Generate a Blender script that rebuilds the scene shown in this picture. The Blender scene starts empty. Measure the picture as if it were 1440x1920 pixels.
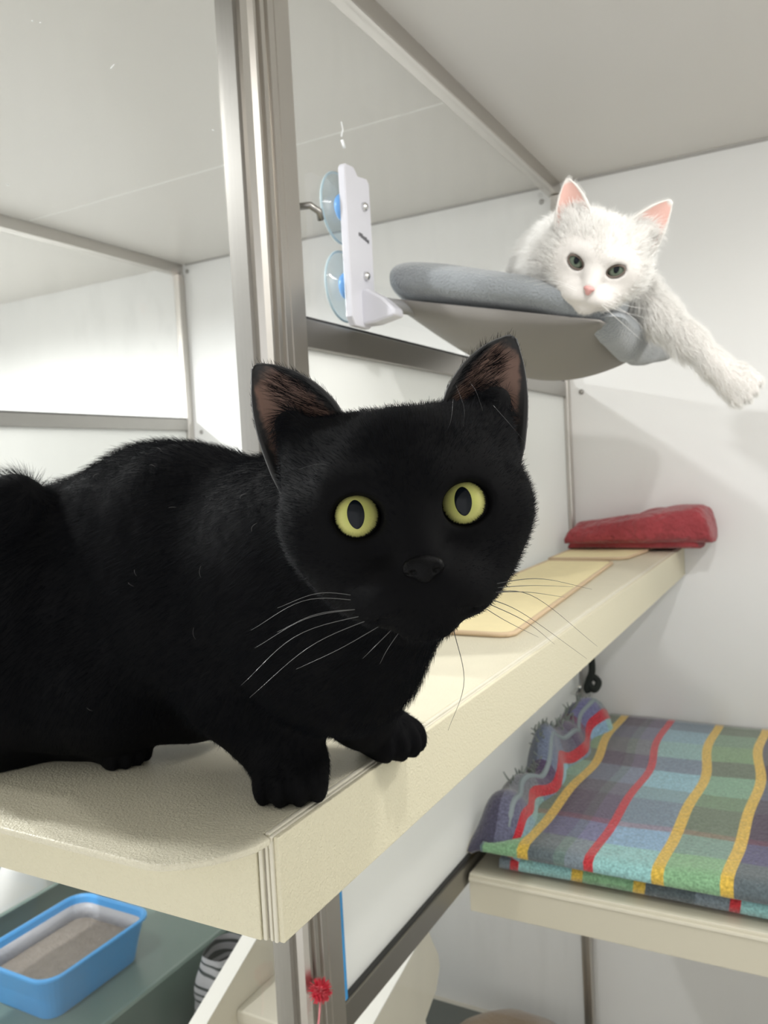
import bpy, math, random
import numpy as np
from mathutils import Matrix, Vector
rng = np.random.default_rng(7)
random.seed(7)
S = bpy.context.scene
COL = S.collection
E = 1.49                     # height of the lens above the floor; all literals below are metres relative to the lens
# ------------------------------------------------------------------ camera
F_PX = 1534.34
R = np.array([[0.8790941209821276, 0.47367183761507275, -0.05318370684156739],
              [-0.021722059948111418, -0.07165023578874018, -0.997193252562415],
              [-0.47615298553390806, 0.877781996831661, -0.05269817299645802]])   # rows: right, down, forward
cam_d = bpy.data.cameras.new('camera')
cam = bpy.data.objects.new('camera', cam_d); COL.objects.link(cam)
cam_d.sensor_fit = 'VERTICAL'; cam_d.sensor_height = 36.0
cam_d.lens = 36.0 * F_PX / 1920.0
cam_d.clip_start = 0.01
M = Matrix.Identity(4)
for i in range(3):
    M[i][0] = R[0][i]; M[i][1] = -R[1][i]; M[i][2] = -R[2][i]
M[2][3] = E
cam.matrix_world = M
cam_d.dof.use_dof = True
cam_d.dof.focus_distance = 0.40
cam_d.dof.aperture_fstop = cam_d.lens / 1.5      # a phone's small aperture, 1.5 mm wide
S.camera = cam
# ------------------------------------------------------------------ world, lamps, exposure
S.view_settings.view_transform = 'Standard'
S.view_settings.look = 'None'
S.view_settings.gamma = 1.0
S.view_settings.use_curve_mapping = False
S.view_settings.exposure = 0.02
W = bpy.data.worlds.new('corridor'); S.world = W; W.use_nodes = True
bg = W.node_tree.nodes['Background']
bg.inputs[0].default_value = (1.0, 0.995, 0.985, 1); bg.inputs[1].default_value = 1.3
def ceiling_lamp(name, loc, power, radius, color, aim=None, cone=172, blend=.25):
    l = bpy.data.lights.new(name, 'SPOT'); l.energy = power; l.shadow_soft_size = radius; l.color = color
    l.spot_size = math.radians(cone); l.spot_blend = blend
    o = bpy.data.objects.new(name, l); COL.objects.link(o); o.location = (loc[0], loc[1], loc[2] + E)
    if aim: o.rotation_euler = (Vector(aim) - Vector(loc)).to_track_quat('-Z', 'Y').to_euler()      # a downlight tilted on its gimbal
    return o
ceiling_lamp('ceiling_spot', (0.05, 0.47, 0.655), 18.5, 0.022, (1.0, 0.985, 0.96), (-0.28, 1.85, -0.85), 126, 1.0)
ceiling_lamp('ceiling_spot', (-1.16, 0.45, 0.655), 38.0, 0.03, (1.0, 1.0, 1.0))
ceiling_lamp('ceiling_spot', (-2.36, 0.66, 0.655), 120.0, 0.03, (1.0, 1.0, 1.0))

# added fill: an invented area light high on the right, unseen, softening the shade
tl = bpy.data.lights.new('fill_light', 'AREA'); tl.shape = 'RECTANGLE'; tl.size = 0.07; tl.size_y = 0.5; tl.energy = 7.5; tl.color = (1.0, .98, .95)
to = bpy.data.objects.new('fill_light', tl); COL.objects.link(to); to.location = (0.50, 0.94, 0.655 + E)

# ------------------------------------------------------------------ helpers
def at(px, py, d):
    """point seen at pixel (px,py) of the 1440x1920 frame, d metres in front of the lens"""
    return R.T @ (np.array([(px - 720) / F_PX, (py - 960) / F_PX, 1.0]) * d)
def onplane(px, py, ax, v):
    d = R.T @ np.array([(px - 720) / F_PX, (py - 960) / F_PX, 1.0]); return d * (v / d[ax])
def norm(v): v = np.asarray(v, float); return v / np.linalg.norm(v)
class MB:
    def __init__(s): s.v = []; s.f = []; s.n = 0; s.uv = []; s.m = []
    def add(s, v, f, mat=0, uv=None):
        v = [tuple(map(float, p)) for p in v]
        s.v += v; s.f += [tuple(i + s.n for i in q) for q in f]; s.m += [mat] * len(f); s.n += len(v)
        s.uv += list(uv) if uv is not None else [(0, 0)] * len(v)
        return s
    def box(s, lo, hi, mat=0):
        x0, y0, z0 = lo; x1, y1, z1 = hi
        return s.add([(x0,y0,z0),(x1,y0,z0),(x1,y1,z0),(x0,y1,z0),(x0,y0,z1),(x1,y0,z1),(x1,y1,z1),(x0,y1,z1)],
              [(0,3,2,1),(4,5,6,7),(0,1,5,4),(1,2,6,5),(2,3,7,6),(3,0,4,7)], mat)
    def prism(s, poly, axis, a, b, mat=0):
        """poly: list of 2-D points, extruded along axis (0,1,2) from a to b"""
        n = len(poly); o = [i for i in range(3) if i != axis]
        V = []
        for c in (a, b):
            for p in poly:
                q = [0, 0, 0]; q[axis] = c; q[o[0]] = p[0]; q[o[1]] = p[1]; V.append(q)
        Fc = [tuple(range(n - 1, -1, -1)), tuple(range(n, 2 * n))] + [(i, (i + 1) % n, n + (i + 1) % n, n + i) for i in range(n)]
        return s.add(V, Fc, mat)
    def tube(s, pts, rad, seg=8, cap=True, mat=0, flat=1.0):
        pts = np.array(pts, float); n = len(pts)
        rad = np.broadcast_to(np.asarray(rad, float), (n,))
        T = np.gradient(pts, axis=0); T /= np.linalg.norm(T, axis=1)[:, None] + 1e-12
        up = np.array([0, 0, 1.0]) if abs(T[0][2]) < .9 else np.array([1.0, 0, 0])
        V = []
        N = norm(np.cross(up, T[0]))
        for i in range(n):
            N = norm(N - T[i] * np.dot(N, T[i])); B = np.cross(T[i], N)
            for k in range(seg):
                a = 2 * math.pi * k / seg
                V.append(pts[i] + rad[i] * (N * math.cos(a) + B * math.sin(a) * flat))
        Fc = [(i * seg + k, i * seg + (k + 1) % seg, (i + 1) * seg + (k + 1) % seg, (i + 1) * seg + k) for i in range(n - 1) for k in range(seg)]
        if cap: Fc += [tuple(range(seg - 1, -1, -1)), tuple((n - 1) * seg + k for k in range(seg))]
        return s.add(V, Fc, mat)
    def lathe(s, prof, org, axis, seg=32, mat=0):
        """prof: (radius, along-axis) pairs"""
        ax = norm(axis); u = norm(np.cross(ax, [0, 0, 1.0] if abs(ax[2]) < .9 else [1.0, 0, 0])); w = np.cross(ax, u)
        V = [np.array(org) + ax * h + r * (u * math.cos(2 * math.pi * k / seg) + w * math.sin(2 * math.pi * k / seg)) for r, h in prof for k in range(seg)]
        n = len(prof)
        Fc = [(i * seg + k, i * seg + (k + 1) % seg, (i + 1) * seg + (k + 1) % seg, (i + 1) * seg + k) for i in range(n - 1) for k in range(seg)]
        if prof[0][0] > 1e-6: Fc.append(tuple(range(seg - 1, -1, -1)))
        if prof[-1][0] > 1e-6: Fc.append(tuple((n - 1) * seg + k for k in range(seg)))
        return s.add(V, Fc, mat)
    def grid(s, fn, nu, nv, mat=0, flip=False, closeu=False):
        """fn(u,v) vectorised on arrays -> (N,3); uv = (u,v)"""
        u, v = np.meshgrid(np.linspace(0, 1, nu), np.linspace(0, 1, nv), indexing='ij')
        P = fn(u.ravel(), v.ravel())
        Fc = []
        for i in range(nu - 1):
            for j in range(nv - 1):
                q = (i * nv + j, (i + 1) * nv + j, (i + 1) * nv + j + 1, i * nv + j + 1)
                Fc.append(q[::-1] if flip else q)
        return s.add(P, Fc, mat, list(zip(u.ravel(), v.ravel())))
    def build(s, name, mats, parent=None, base=(0, 0, 0), smooth=False, bevel=0, seg=2, uv=False):
        me = bpy.data.meshes.new(name)
        b = np.array(base if parent is None else parent['_base'], float)
        me.from_pydata([tuple(np.array(p) - b) for p in s.v], [], s.f)
        for m in (mats if isinstance(mats, (list, tuple)) else [mats]): me.materials.append(m)
        me.polygons.foreach_set('material_index', s.m)
        if smooth: me.polygons.foreach_set('use_smooth', [True] * len(s.f))
        if uv:
            ul = me.uv_layers.new(name='UVMap'); li = np.empty(len(me.loops), int); me.loops.foreach_get('vertex_index', li)
            ul.data.foreach_set('uv', np.array(s.uv, np.float32)[li].ravel())
        me.update()
        o = link(name, me, parent, b)
        if bevel:
            md = o.modifiers.new('bevel', 'BEVEL'); md.width = bevel; md.segments = seg; md.limit_method = 'ANGLE'; md.angle_limit = math.radians(40)
        return o
def link(name, data, parent, b):
    o = bpy.data.objects.new(name, data); COL.objects.link(o)
    if parent is not None: o.parent = parent; o['_base'] = parent['_base']
    else: o.location = (b[0], b[1], b[2] + E); o['_base'] = tuple(b)
    return o
def thing(name, label, cat, base=(0, 0, 0), group=None, kind=None):
    o = link(name, None, None, np.array(base, float)); tag(o, label, cat, group, kind); o.empty_display_size = .02
    return o
def tag(o, label=None, cat=None, group=None, kind=None):
    if label: o['label'] = label
    if cat: o['category'] = cat
    if group: o['group'] = group
    if kind: o['kind'] = kind
    return o
def bez(p0, p1, p2, n=12):
    t = np.linspace(0, 1, n)[:, None]; p0, p1, p2 = map(np.array, (p0, p1, p2))
    return (1 - t) ** 2 * p0 + 2 * t * (1 - t) * p1 + t ** 2 * p2
def spline(pts, n=40):
    """Catmull-Rom through pts"""
    P = np.array(pts, float); P = np.vstack([2 * P[0] - P[1], P, 2 * P[-1] - P[-2]]); out = []
    m = len(P) - 3
    for t in np.linspace(0, m - 1e-6, n):
        i = int(t); f = t - i; a, b, c, d = P[i:i + 4]
        out.append(.5 * (2 * b + (c - a) * f + (2 * a - 5 * b + 4 * c - d) * f * f + (3 * b - a - 3 * c + d) * f ** 3))
    return np.array(out)

# ------------------------------------------------------------------ materials
def mat(name, col, rough=.5, metal=0., spec=.5, coat=0., sheen=0., bump=None, var=None, trans=0., alpha=1., sss=0.):
    """bump: (scale, strength, distance[, kind]); var: (scale, amount) colour variation"""
    m = bpy.data.materials.new(name); m.use_nodes = True; nt = m.node_tree; N = nt.nodes; L = nt.links
    b = N['Principled BSDF']
    b.inputs['Base Color'].default_value = (*col, 1); b.inputs['Roughness'].default_value = rough; b.inputs['Metallic'].default_value = metal
    b.inputs['Specular IOR Level'].default_value = spec; b.inputs['Coat Weight'].default_value = coat
    b.inputs['Sheen Weight'].default_value = sheen; b.inputs['Transmission Weight'].default_value = trans; b.inputs['Alpha'].default_value = alpha
    if sss: b.inputs['Subsurface Weight'].default_value = sss; b.inputs['Subsurface Radius'].default_value = (.004, .002, .001)
    tc = N.new('ShaderNodeTexCoord')
    if var:
        n = N.new('ShaderNodeTexNoise'); n.inputs['Scale'].default_value = var[0]; n.inputs['Detail'].default_value = 5
        L.new(tc.outputs['Object'], n.inputs['Vector'])
        mx = N.new('ShaderNodeMix'); mx.data_type = 'RGBA'
        mx.inputs['A'].default_value = (*[max(0, c * (1 - var[1])) for c in col], 1); mx.inputs['B'].default_value = (*[min(1, c * (1 + var[1])) for c in col], 1)
        L.new(n.outputs['Fac'], mx.inputs['Factor']); L.new(mx.outputs['Result'], b.inputs['Base Color'])
    if bump:
        kind = bump[3] if len(bump) > 3 else 'noise'
        if kind == 'noise':
            n = N.new('ShaderNodeTexNoise'); n.inputs['Scale'].default_value = bump[0]; n.inputs['Detail'].default_value = 3; out = n.outputs['Fac']
        elif kind == 'leather':
            n = N.new('ShaderNodeTexVoronoi'); n.feature = 'SMOOTH_F1'; n.inputs['Scale'].default_value = bump[0]; out = n.outputs['Distance']
            w = N.new('ShaderNodeTexNoise'); w.inputs['Scale'].default_value = bump[0] * .6; L.new(tc.outputs['Object'], w.inputs['Vector'])
            ad = N.new('ShaderNodeVectorMath'); ad.operation = 'MULTIPLY_ADD'; ad.inputs[1].default_value = (.004,) * 3
            L.new(w.outputs['Color'], ad.inputs[0]); L.new(tc.outputs['Object'], ad.inputs[2])
        L.new(ad.outputs[0] if kind == 'leather' else tc.outputs['Object'], n.inputs['Vector'])
        bp = N.new('ShaderNodeBump'); bp.inputs['Strength'].default_value = bump[1]; bp.inputs['Distance'].default_value = bump[2]
        L.new(out, bp.inputs['Height']); L.new(bp.outputs['Normal'], b.inputs['Normal'])
    return m
def glass_mat(name, tint, refl=1.0, dirt=.02, tscale=14.):
    """thin clear sheet: straight-through transmission, Fresnel reflection, faint smears"""
    m = bpy.data.materials.new(name); m.use_nodes = True; nt = m.node_tree; N = nt.nodes; L = nt.links
    N.remove(N['Principled BSDF']); out = N['Material Output']
    t = N.new('ShaderNodeBsdfTransparent'); t.inputs[0].default_value = (*tint, 1)
    g = N.new('ShaderNodeBsdfGlossy'); g.inputs['Roughness'].default_value = .02
    fr = N.new('ShaderNodeFresnel'); fr.inputs['IOR'].default_value = 1.45
    mu = N.new('ShaderNodeMath'); mu.operation = 'MULTIPLY'; mu.inputs[1].default_value = refl; L.new(fr.outputs[0], mu.inputs[0])
    ge = N.new('ShaderNodeNewGeometry'); ff = N.new('ShaderNodeMath'); ff.operation = 'SUBTRACT'; ff.inputs[0].default_value = 1.; L.new(ge.outputs['Backfacing'], ff.inputs[1])
    mu2 = N.new('ShaderNodeMath'); mu2.operation = 'MULTIPLY'; L.new(mu.outputs[0], mu2.inputs[0]); L.new(ff.outputs[0], mu2.inputs[1]); mu = mu2   # reflect once, at the outer face
    d = N.new('ShaderNodeBsdfDiffuse'); d.inputs[0].default_value = (.8, .82, .82, 1)
    tc = N.new('ShaderNodeTexCoord'); n = N.new('ShaderNodeTexNoise'); n.inputs['Scale'].default_value = tscale; n.inputs['Detail'].default_value = 6
    mp = N.new('ShaderNodeMapping'); mp.inputs['Scale'].default_value = (1, 1, .35); mp.inputs['Rotation'].default_value = (.5, 0, 0)
    L.new(tc.outputs['Object'], mp.inputs[0]); L.new(mp.outputs[0], n.inputs['Vector'])
    cr = N.new('ShaderNodeMapRange'); cr.inputs[1].default_value = .5; cr.inputs[2].default_value = .75; cr.inputs[3].default_value = dirt * .3; cr.inputs[4].default_value = dirt * 2.2
    L.new(n.outputs['Fac'], cr.inputs[0])
    a = N.new('ShaderNodeMixShader'); L.new(cr.outputs[0], a.inputs[0]); L.new(t.outputs[0], a.inputs[1]); L.new(d.outputs[0], a.inputs[2])
    b = N.new('ShaderNodeMixShader'); L.new(mu.outputs[0], b.inputs[0]); L.new(a.outputs[0], b.inputs[1]); L.new(g.outputs[0], b.inputs[2])
    L.new(b.outputs[0], out.inputs['Surface'])
    return m
M_wall = mat('white_laminate', (.82, .82, .81), .32, spec=.35, var=(3, .03))
M_ceil = mat('ceiling_laminate', (.68, .66, .625), .35, spec=.3, var=(2, .03))
M_floor = mat('vinyl_floor', (.60, .57, .50), .5, var=(12, .12))
M_alu = mat('anodised_aluminium', (.60, .575, .54), .30, metal=1., bump=(9, .05, .002))
M_alu_d = mat('dark_aluminium', (.34, .33, .31), .36, metal=1.)
M_gasket = mat('black_gasket', (.03, .03, .03), .6)
M_glass = glass_mat('clear_pane', (.985, .99, .987), 1.0, .02)
M_glass_low = glass_mat('smeared_pane', (.98, .986, .983), 1.0, .03, 7.)
M_panel = mat('white_panel', (.80, .80, .785), .4, spec=.35)
_n = M_panel.node_tree; _t = _n.nodes.new('ShaderNodeBsdfTranslucent'); _t.inputs[0].default_value = (.9, .91, .89, 1)   # thin opal sheet
_m = _n.nodes.new('ShaderNodeMixShader'); _m.inputs[0].default_value = .45
_n.links.new(_n.nodes['Principled BSDF'].outputs[0], _m.inputs[1]); _n.links.new(_t.outputs[0], _m.inputs[2]); _n.links.new(_m.outputs[0], _n.nodes['Material Output'].inputs['Surface'])
M_cream = mat('cream_vinyl', (.69, .645, .48), .42, spec=.4, bump=(560, .6, .0009, 'leather'))
M_cream_top = mat('cream_vinyl_top', (.68, .64, .50), .45, spec=.4, bump=(600, .65, .0010, 'leather'), var=(22, .05))
M_cream_edge = mat('cream_edging', (.70, .665, .55), .35, spec=.45, var=(60, .08))
M_cream_groove = mat('grimy_joint', (.36, .33, .27), .6, var=(90, .35))
M_bench = mat('bench_vinyl', (.62, .585, .475), .4, spec=.4)
# ================================================================== the setting
FL, CE, XA, YB = -1.49, 0.668, -0.559, 2.0
fl = MB().box((-3.0, -0.9, FL - .05), (0.70, YB + .06, FL)).build('floor', M_floor); tag(fl, kind='structure', label='beige vinyl floor under the pens')
wb = MB().box((-3.0, YB, FL), (0.70, YB + .05, CE + .05)).build('wall_back', M_wall); tag(wb, kind='structure', label='white laminate back wall running behind all the pens')
M_screw = mat('dull_screw', (.35, .34, .32), .4, metal=.9)
for px, py in ((1090, 735), (1078, 352)):
    c = onplane(px, py, 1, YB - .001)
    MB().lathe([(0, .004), (.004, .0035), (.0062, .001), (.0065, -.002)], c, (0, -1, 0), 14).build('screw', M_screw, wb, smooth=True)
for x, z in ((-1.735, .645), (-1.72, .145), (-.60, .632)):
    MB().lathe([(0, .004), (.004, .0035), (.0062, .001), (.0065, -.002)], (x, YB - .001, z), (0, -1, 0), 14).build('screw', M_screw, wb, smooth=True)
ce = MB().box((-3.0, -0.9, CE), (0.70, YB + .05, CE + .04)).build('ceiling', M_ceil); tag(ce, kind='structure', label='pale grey laminate ceiling over the pens')
MB().box((-1.74, 1.43, CE - .0012), (XA - .02, 1.4335, CE + .001)).build('joint_strip', mat('joint_strip', (.86, .86, .83), .4), ce)
MB().box((XA + .02, YB - .006, CE - .006), (0.69, YB + .001, CE + .001)).build('sealant', mat('sealant', (.42, .41, .39), .6), ce)
MB().box((-1.74, YB - .005, CE - .005), (XA - .02, YB + .001, CE + .001)).build('sealant', bpy.data.materials['sealant'], ce)
wr = MB().box((0.655, -0.9, FL), (0.70, YB, CE)).build('wall_right', M_wall); tag(wr, kind='structure', label='white right-hand wall of the pen')
we = MB().box((-3.05, -0.9, FL), (-2.96, YB, CE)).build('wall_left', M_wall); tag(we, kind='structure', label='white wall at the far left of the neighbouring pens')

def post_poly(x, y0, y1):
    """grooved extrusion, outline in (x,y)"""
    w = y1 - y0; f = x + .014; P = [(x - .026, y0), (f - .012, y0 - .004)]
    P += [(f - .004, y0 - .002), (f, y0 + .004), (f, y0 + .11 * w), (f - .006, y0 + .13 * w), (f - .006, y0 + .19 * w), (f + .001, y0 + .21 * w),
          (f + .001, y0 + .30 * w), (f - .004, y0 + .32 * w), (f - .004, y0 + .37 * w), (f + .002, y0 + .39 * w), (f + .002, y0 + .53 * w),
          (f - .003, y0 + .55 * w), (f - .003, y0 + .58 * w), (f, y0 + .60 * w), (f, y1 - .001), (f - .002, y1 + .0), (x - .026, y1)]
    return P
def partition(x, nm, label, post, full_front):
    p = thing(nm, label, None, (x, 1.2, FL)); p['kind'] = 'structure'
    if post:
        a, b = post
        MB().prism(post_poly(x, a, b), 2, FL, CE).build('post', M_alu, p)
        MB().box((x - .028, a - .010, FL), (x - .004, a, CE)).build('glazing_bead', M_alu_d, p)
    y0 = post[1] if post else -.6
    MB().box((x - .02, y0, CE - .032), (x + .008, YB, CE)).build('top_rail', M_alu, p, bevel=.002)
    MB().box((x - .012, YB - .026, FL), (x + .012, YB, CE - .032)).build('corner_post', M_alu, p, bevel=.003)
    MB().box((x - .018, y0, .151), (x + .009, YB - .026, .187)).build('mid_rail', M_alu_d, p, bevel=.002)
    MB().box((x - .008, y0 + .002, .187), (x + .006, YB - .026, .1905)).build('gasket', M_gasket, p)
    MB().box((x - .018, y0, -.712), (x + .009, YB - .026, -.674)).build('lower_rail', M_alu_d, p, bevel=.002)
    MB().box((x - .006, y0 + .002, -.674), (x + .0065, YB - .026, -.669)).build('gasket', M_gasket, p)
    MB().box((x - .006, y0, -.669), (x + .001, YB - .026, .151)).build('lower_panel', M_panel, p)
    MB().box((x - .005, y0, .1905), (x, YB - .026, CE - .032)).build('upper_pane', M_glass, p)
    MB().box((x - .005, y0, FL), (x, YB - .026, -.712)).build('bottom_pane', M_glass, p)
    if full_front:
        MB().box((x - .018, -.6, FL), (x - .013, post[0] - .002, CE)).build('front_pane', M_glass_low, p)
    return p
pa = partition(XA, 'trim_1', 'glazed aluminium partition with grooved post and mid rail beside the black cat', (.760, .836), True)
MB().box((XA + .001, .8362, -.669), (XA + .010, .8472, -.05)).build('blue_film', mat('blue_film', (.05, .33, .72), .35), pa)
pb = partition(-1.76, 'trim_2', 'second glazed partition on the far side of the neighbouring pen', None, False)
hk = MB().tube([(XA - .001, .846, .322), (XA + .018, .852, .322), (XA + .024, .862, .316), (XA + .022, .868, .308)], .0045, 8)
hk.build('hook', M_alu_d, pa, smooth=True)
M_smear = mat('dried_smear', (.85, .87, .87), .5)
for nm, pts, r, xx in (('smear', [(640, 228), (643, 243), (640, 256)], .0016, XA + .0006), ('smear', [(641, 262), (646, 278)], .0020, XA + .0006),
                   ('smear', [(208, 128), (214, 121)], .0011, XA - .0124), ('smear', [(60, 38), (62, 40)], .0008, XA - .0124), ('smear', [(75, 42), (77, 43)], .0008, XA - .0124),
                   ('smear', [(14, 346), (15, 348)], .0009, XA - .0124), ('smear', [(398, 243), (401, 245)], .0008, XA - .0124)):
    MB().tube([onplane(a, b, 0, xx) for a, b in pts], r, 6, flat=.3).build(nm, M_smear, pa, smooth=True)
# ================================================================== long shelf under the black cat
LX, ZT, ZB = -.297, -.217, -.284        # front lip, top, bottom
sh = thing('wall_shelf', 'long cream vinyl shelf the black cat crouches on', 'shelf', (LX, 1.2, ZB))
MB().box((XA + .018, .392, ZB + .006), (LX - .010, YB - .001, ZT - .0045)).build('core', M_cream_groove, sh)
arc = [(-.2975, .384), (-.299, .3715), (-.304, .3615), (-.3125, .3505), (-.3245, .3395), (-.336, .3325), (-.345, .3305), (-.36, .330)]
top = arc + [(XA - .012, .331), (XA - .012, .75), (XA + .018, .75), (XA + .018, YB - .001), (LX - .0085, YB - .001), (LX - .0085, .388)]
MB().prism(top, 2, ZT - .0045, ZT).build('top_sheet', M_cream_top, sh, bevel=.0012)
# edging strips along the right lip: two ridges with a groove between
MB().box((LX - .0080, .388, ZT - .008), (LX - .0045, YB - .001, ZT + .0004)).build('edge_strip', M_cream_edge, sh, bevel=.0012)
MB().box((LX - .0048, .3885, ZT - .0085), (LX - .0012, YB - .001, ZT - .0022)).build('edge_joint', M_cream_groove, sh)
MB().box((LX - .0042, .386, ZT - .0085), (LX - .0018, YB - .001, ZT - .0008)).build('edge_strip', M_cream_edge, sh, bevel=.0008)
MB().box((LX - .0016, .388, ZB), (LX + .0022, YB - .001, ZT - .0012)).build('front_panel', M_cream, sh, bevel=.0008)
MB().box((XA - .012, .385, ZB), (LX - .013, .3885, ZT - .005)).build('end_panel', M_cream, sh, bevel=.0008)
MB().box((LX - .0122, .3858, ZB), (LX - .0092, .392, ZT - .005)).build('corner_strip', M_cream_edge, sh, bevel=.001)
MB().box((LX - .0095, .388, ZB + .001), (LX - .0040, .394, ZT - .006)).build('corner_joint', M_cream_groove, sh)
MB().box((LX - .0075, .3866, ZB), (LX - .0052, .392, ZT - .006)).build('corner_strip', M_cream_edge, sh, bevel=.001)
MB().box((LX - .0042, .3862, ZB), (LX - .0014, .392, ZT - .003)).build('corner_strip', M_cream_edge, sh, bevel=.001)
MB().box((XA + .012, .39, ZB), (LX - .004, YB - .001, ZB + .006)).build('underside', M_cream, sh)

# ================================================================== bench across the back
ZC = -.690
bn = thing('bench_shelf', 'lower cream vinyl bench across the back with the plaid blanket', 'shelf', (0.05, 1.6, ZC - .063))
MB().box((XA + .013, 1.243, ZC - .063), (.65, YB - .001, ZC)).build('board', M_bench, bn, bevel=.002)
MB().box((XA + .014, 1.236, ZC - .063), (.65, 1.2425, ZC - .002)).build('front_panel', mat('bench_front', (.60, .565, .455), .4, spec=.4), bn, bevel=.001)
MB().box((XA + .014, 1.2335, ZC - .010), (.65, 1.2375, ZC - .0045)).build('edge_strip', M_cream_edge, bn, bevel=.001)
MB().box((XA + .014, 1.238, ZC - .003), (.65, 1.2465, ZC + .0008)).build('edge_strip', M_cream_edge, bn, bevel=.001)

# ================================================================== cream fleece mats on the long shelf
M_fleece = mat('cream_fleece', (.86, .75, .45), .9, bump=(420, .4, .0012), var=(40, .07))
M_bind = mat('tan_binding', (.62, .47, .31), .8, bump=(500, .5, .001))
def mat_on_shelf(poly, label, z0):
    cx = np.mean([p[0] for p in poly]); cy = np.mean([p[1] for p in poly])
    t = thing('fleece_mat', label, 'mat', (cx, cy, z0), group='fleece mats on the shelf')
    MB().prism([(cx + (x - cx) * .985, cy + (y - cy) * .985) for x, y in poly], 2, z0 + .0005, z0 + .0058).build('fleece', M_fleece, t, bevel=.0015)
    P = np.array([(x, y, z0 + .0036) for x, y in poly] + [(poly[0][0], poly[0][1], z0 + .0036)])
    Q = np.vstack([np.linspace(P[i], P[i + 1], 12, endpoint=False) for i in range(len(P) - 1)] + [P[-1:]])
    MB().tube(Q, .0035, 8).build('binding', M_bind, t, smooth=True)
mat_on_shelf([(-.520, .952), (-.362, .949), (-.352, .953), (-.3465, .963), (-.3835, 1.655), (-.390, 1.667), (-.520, 1.675)], 'cream fleece mat with tan binding lying beside the black cat', ZT)
mat_on_shelf([(-.530, 1.715), (-.387, 1.725), (-.370, 1.74), (-.3565, 1.86), (-.358, 1.97), (-.530, 1.975)], 'cream fleece mat partly under the red cloth at the shelf end', ZT)

# ================================================================== red cloth folded at the end of the shelf
def noise3(P, s, seed):
    """cheap smooth value noise built from rotated sines"""
    r = np.random.default_rng(seed); out = np.zeros(len(P))
    for i in range(7):
        k = r.normal(size=3); k = k / np.linalg.norm(k) * s * (0.7 + .25 * i); out += np.sin(P @ k + r.uniform(0, 6.28)) / (1 + .35 * i)
    return out / 3.0
M_red = mat('red_cloth', (.33, .045, .055), .9, sheen=.25, bump=(70, 1., .010), var=(22, .35))
def cloth_layer(x0, x1, y0, y1, z0, th, seed, crown, amp):
    """rounded pillow-like folded layer: closed skin from a wrapped cross-section"""
    def fn(u, v):
        x = x0 + (x1 - x0) * u
        a = v * 2 * np.pi
        ends = np.sin(np.clip(np.minimum(u, 1 - u) / .11, 0, 1) * np.pi / 2) ** .7
        ca, sa = np.cos(a), np.sin(a)
        cy = np.sign(ca) * np.abs(ca) ** .45; sz = np.sign(sa) * np.abs(sa) ** .6
        yc = (y0 + y1) / 2; hy = (y1 - y0) / 2 * (.80 + .20 * ends) * (ends > 0.001)
        hz = th / 2 * ends * crown(u)
        P = np.stack([x, yc + hy * cy, z0 + hz + hz * sz], 1)
        n = noise3(P * np.array([1, 1.3, 2.]), 30, seed) + .7 * np.abs(noise3(P * np.array([.6, 1.5, 1.5]), 60, seed + 1))
        P[:, 2] = np.maximum(P[:, 2] + amp * n * (sz > -.5), z0)
        P[:, 1] -= amp * .9 * noise3(P, 45, seed + 2) * ends
        return P
    return fn
rc = thing('folded_cloth', 'red cloth folded loosely at the back end of the shelf', 'cloth', (-.40, 1.88, ZT))
MB().grid(cloth_layer(-.538, -.242, 1.868, 1.990, ZT + .0065, .026, 3, lambda u: 1.0 + .25 * u, .0050), 90, 60).build('lower_fold', M_red, rc, smooth=True)
MB().grid(cloth_layer(-.541, -.216, 1.850, 1.990, ZT + .020, .066, 9, lambda u: .62 + .22 * u + .40 * np.clip((u - .40) / .5, 0, 1) ** 1.2, .0145), 110, 64).build('upper_fold', M_red, rc, smooth=True)

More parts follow.
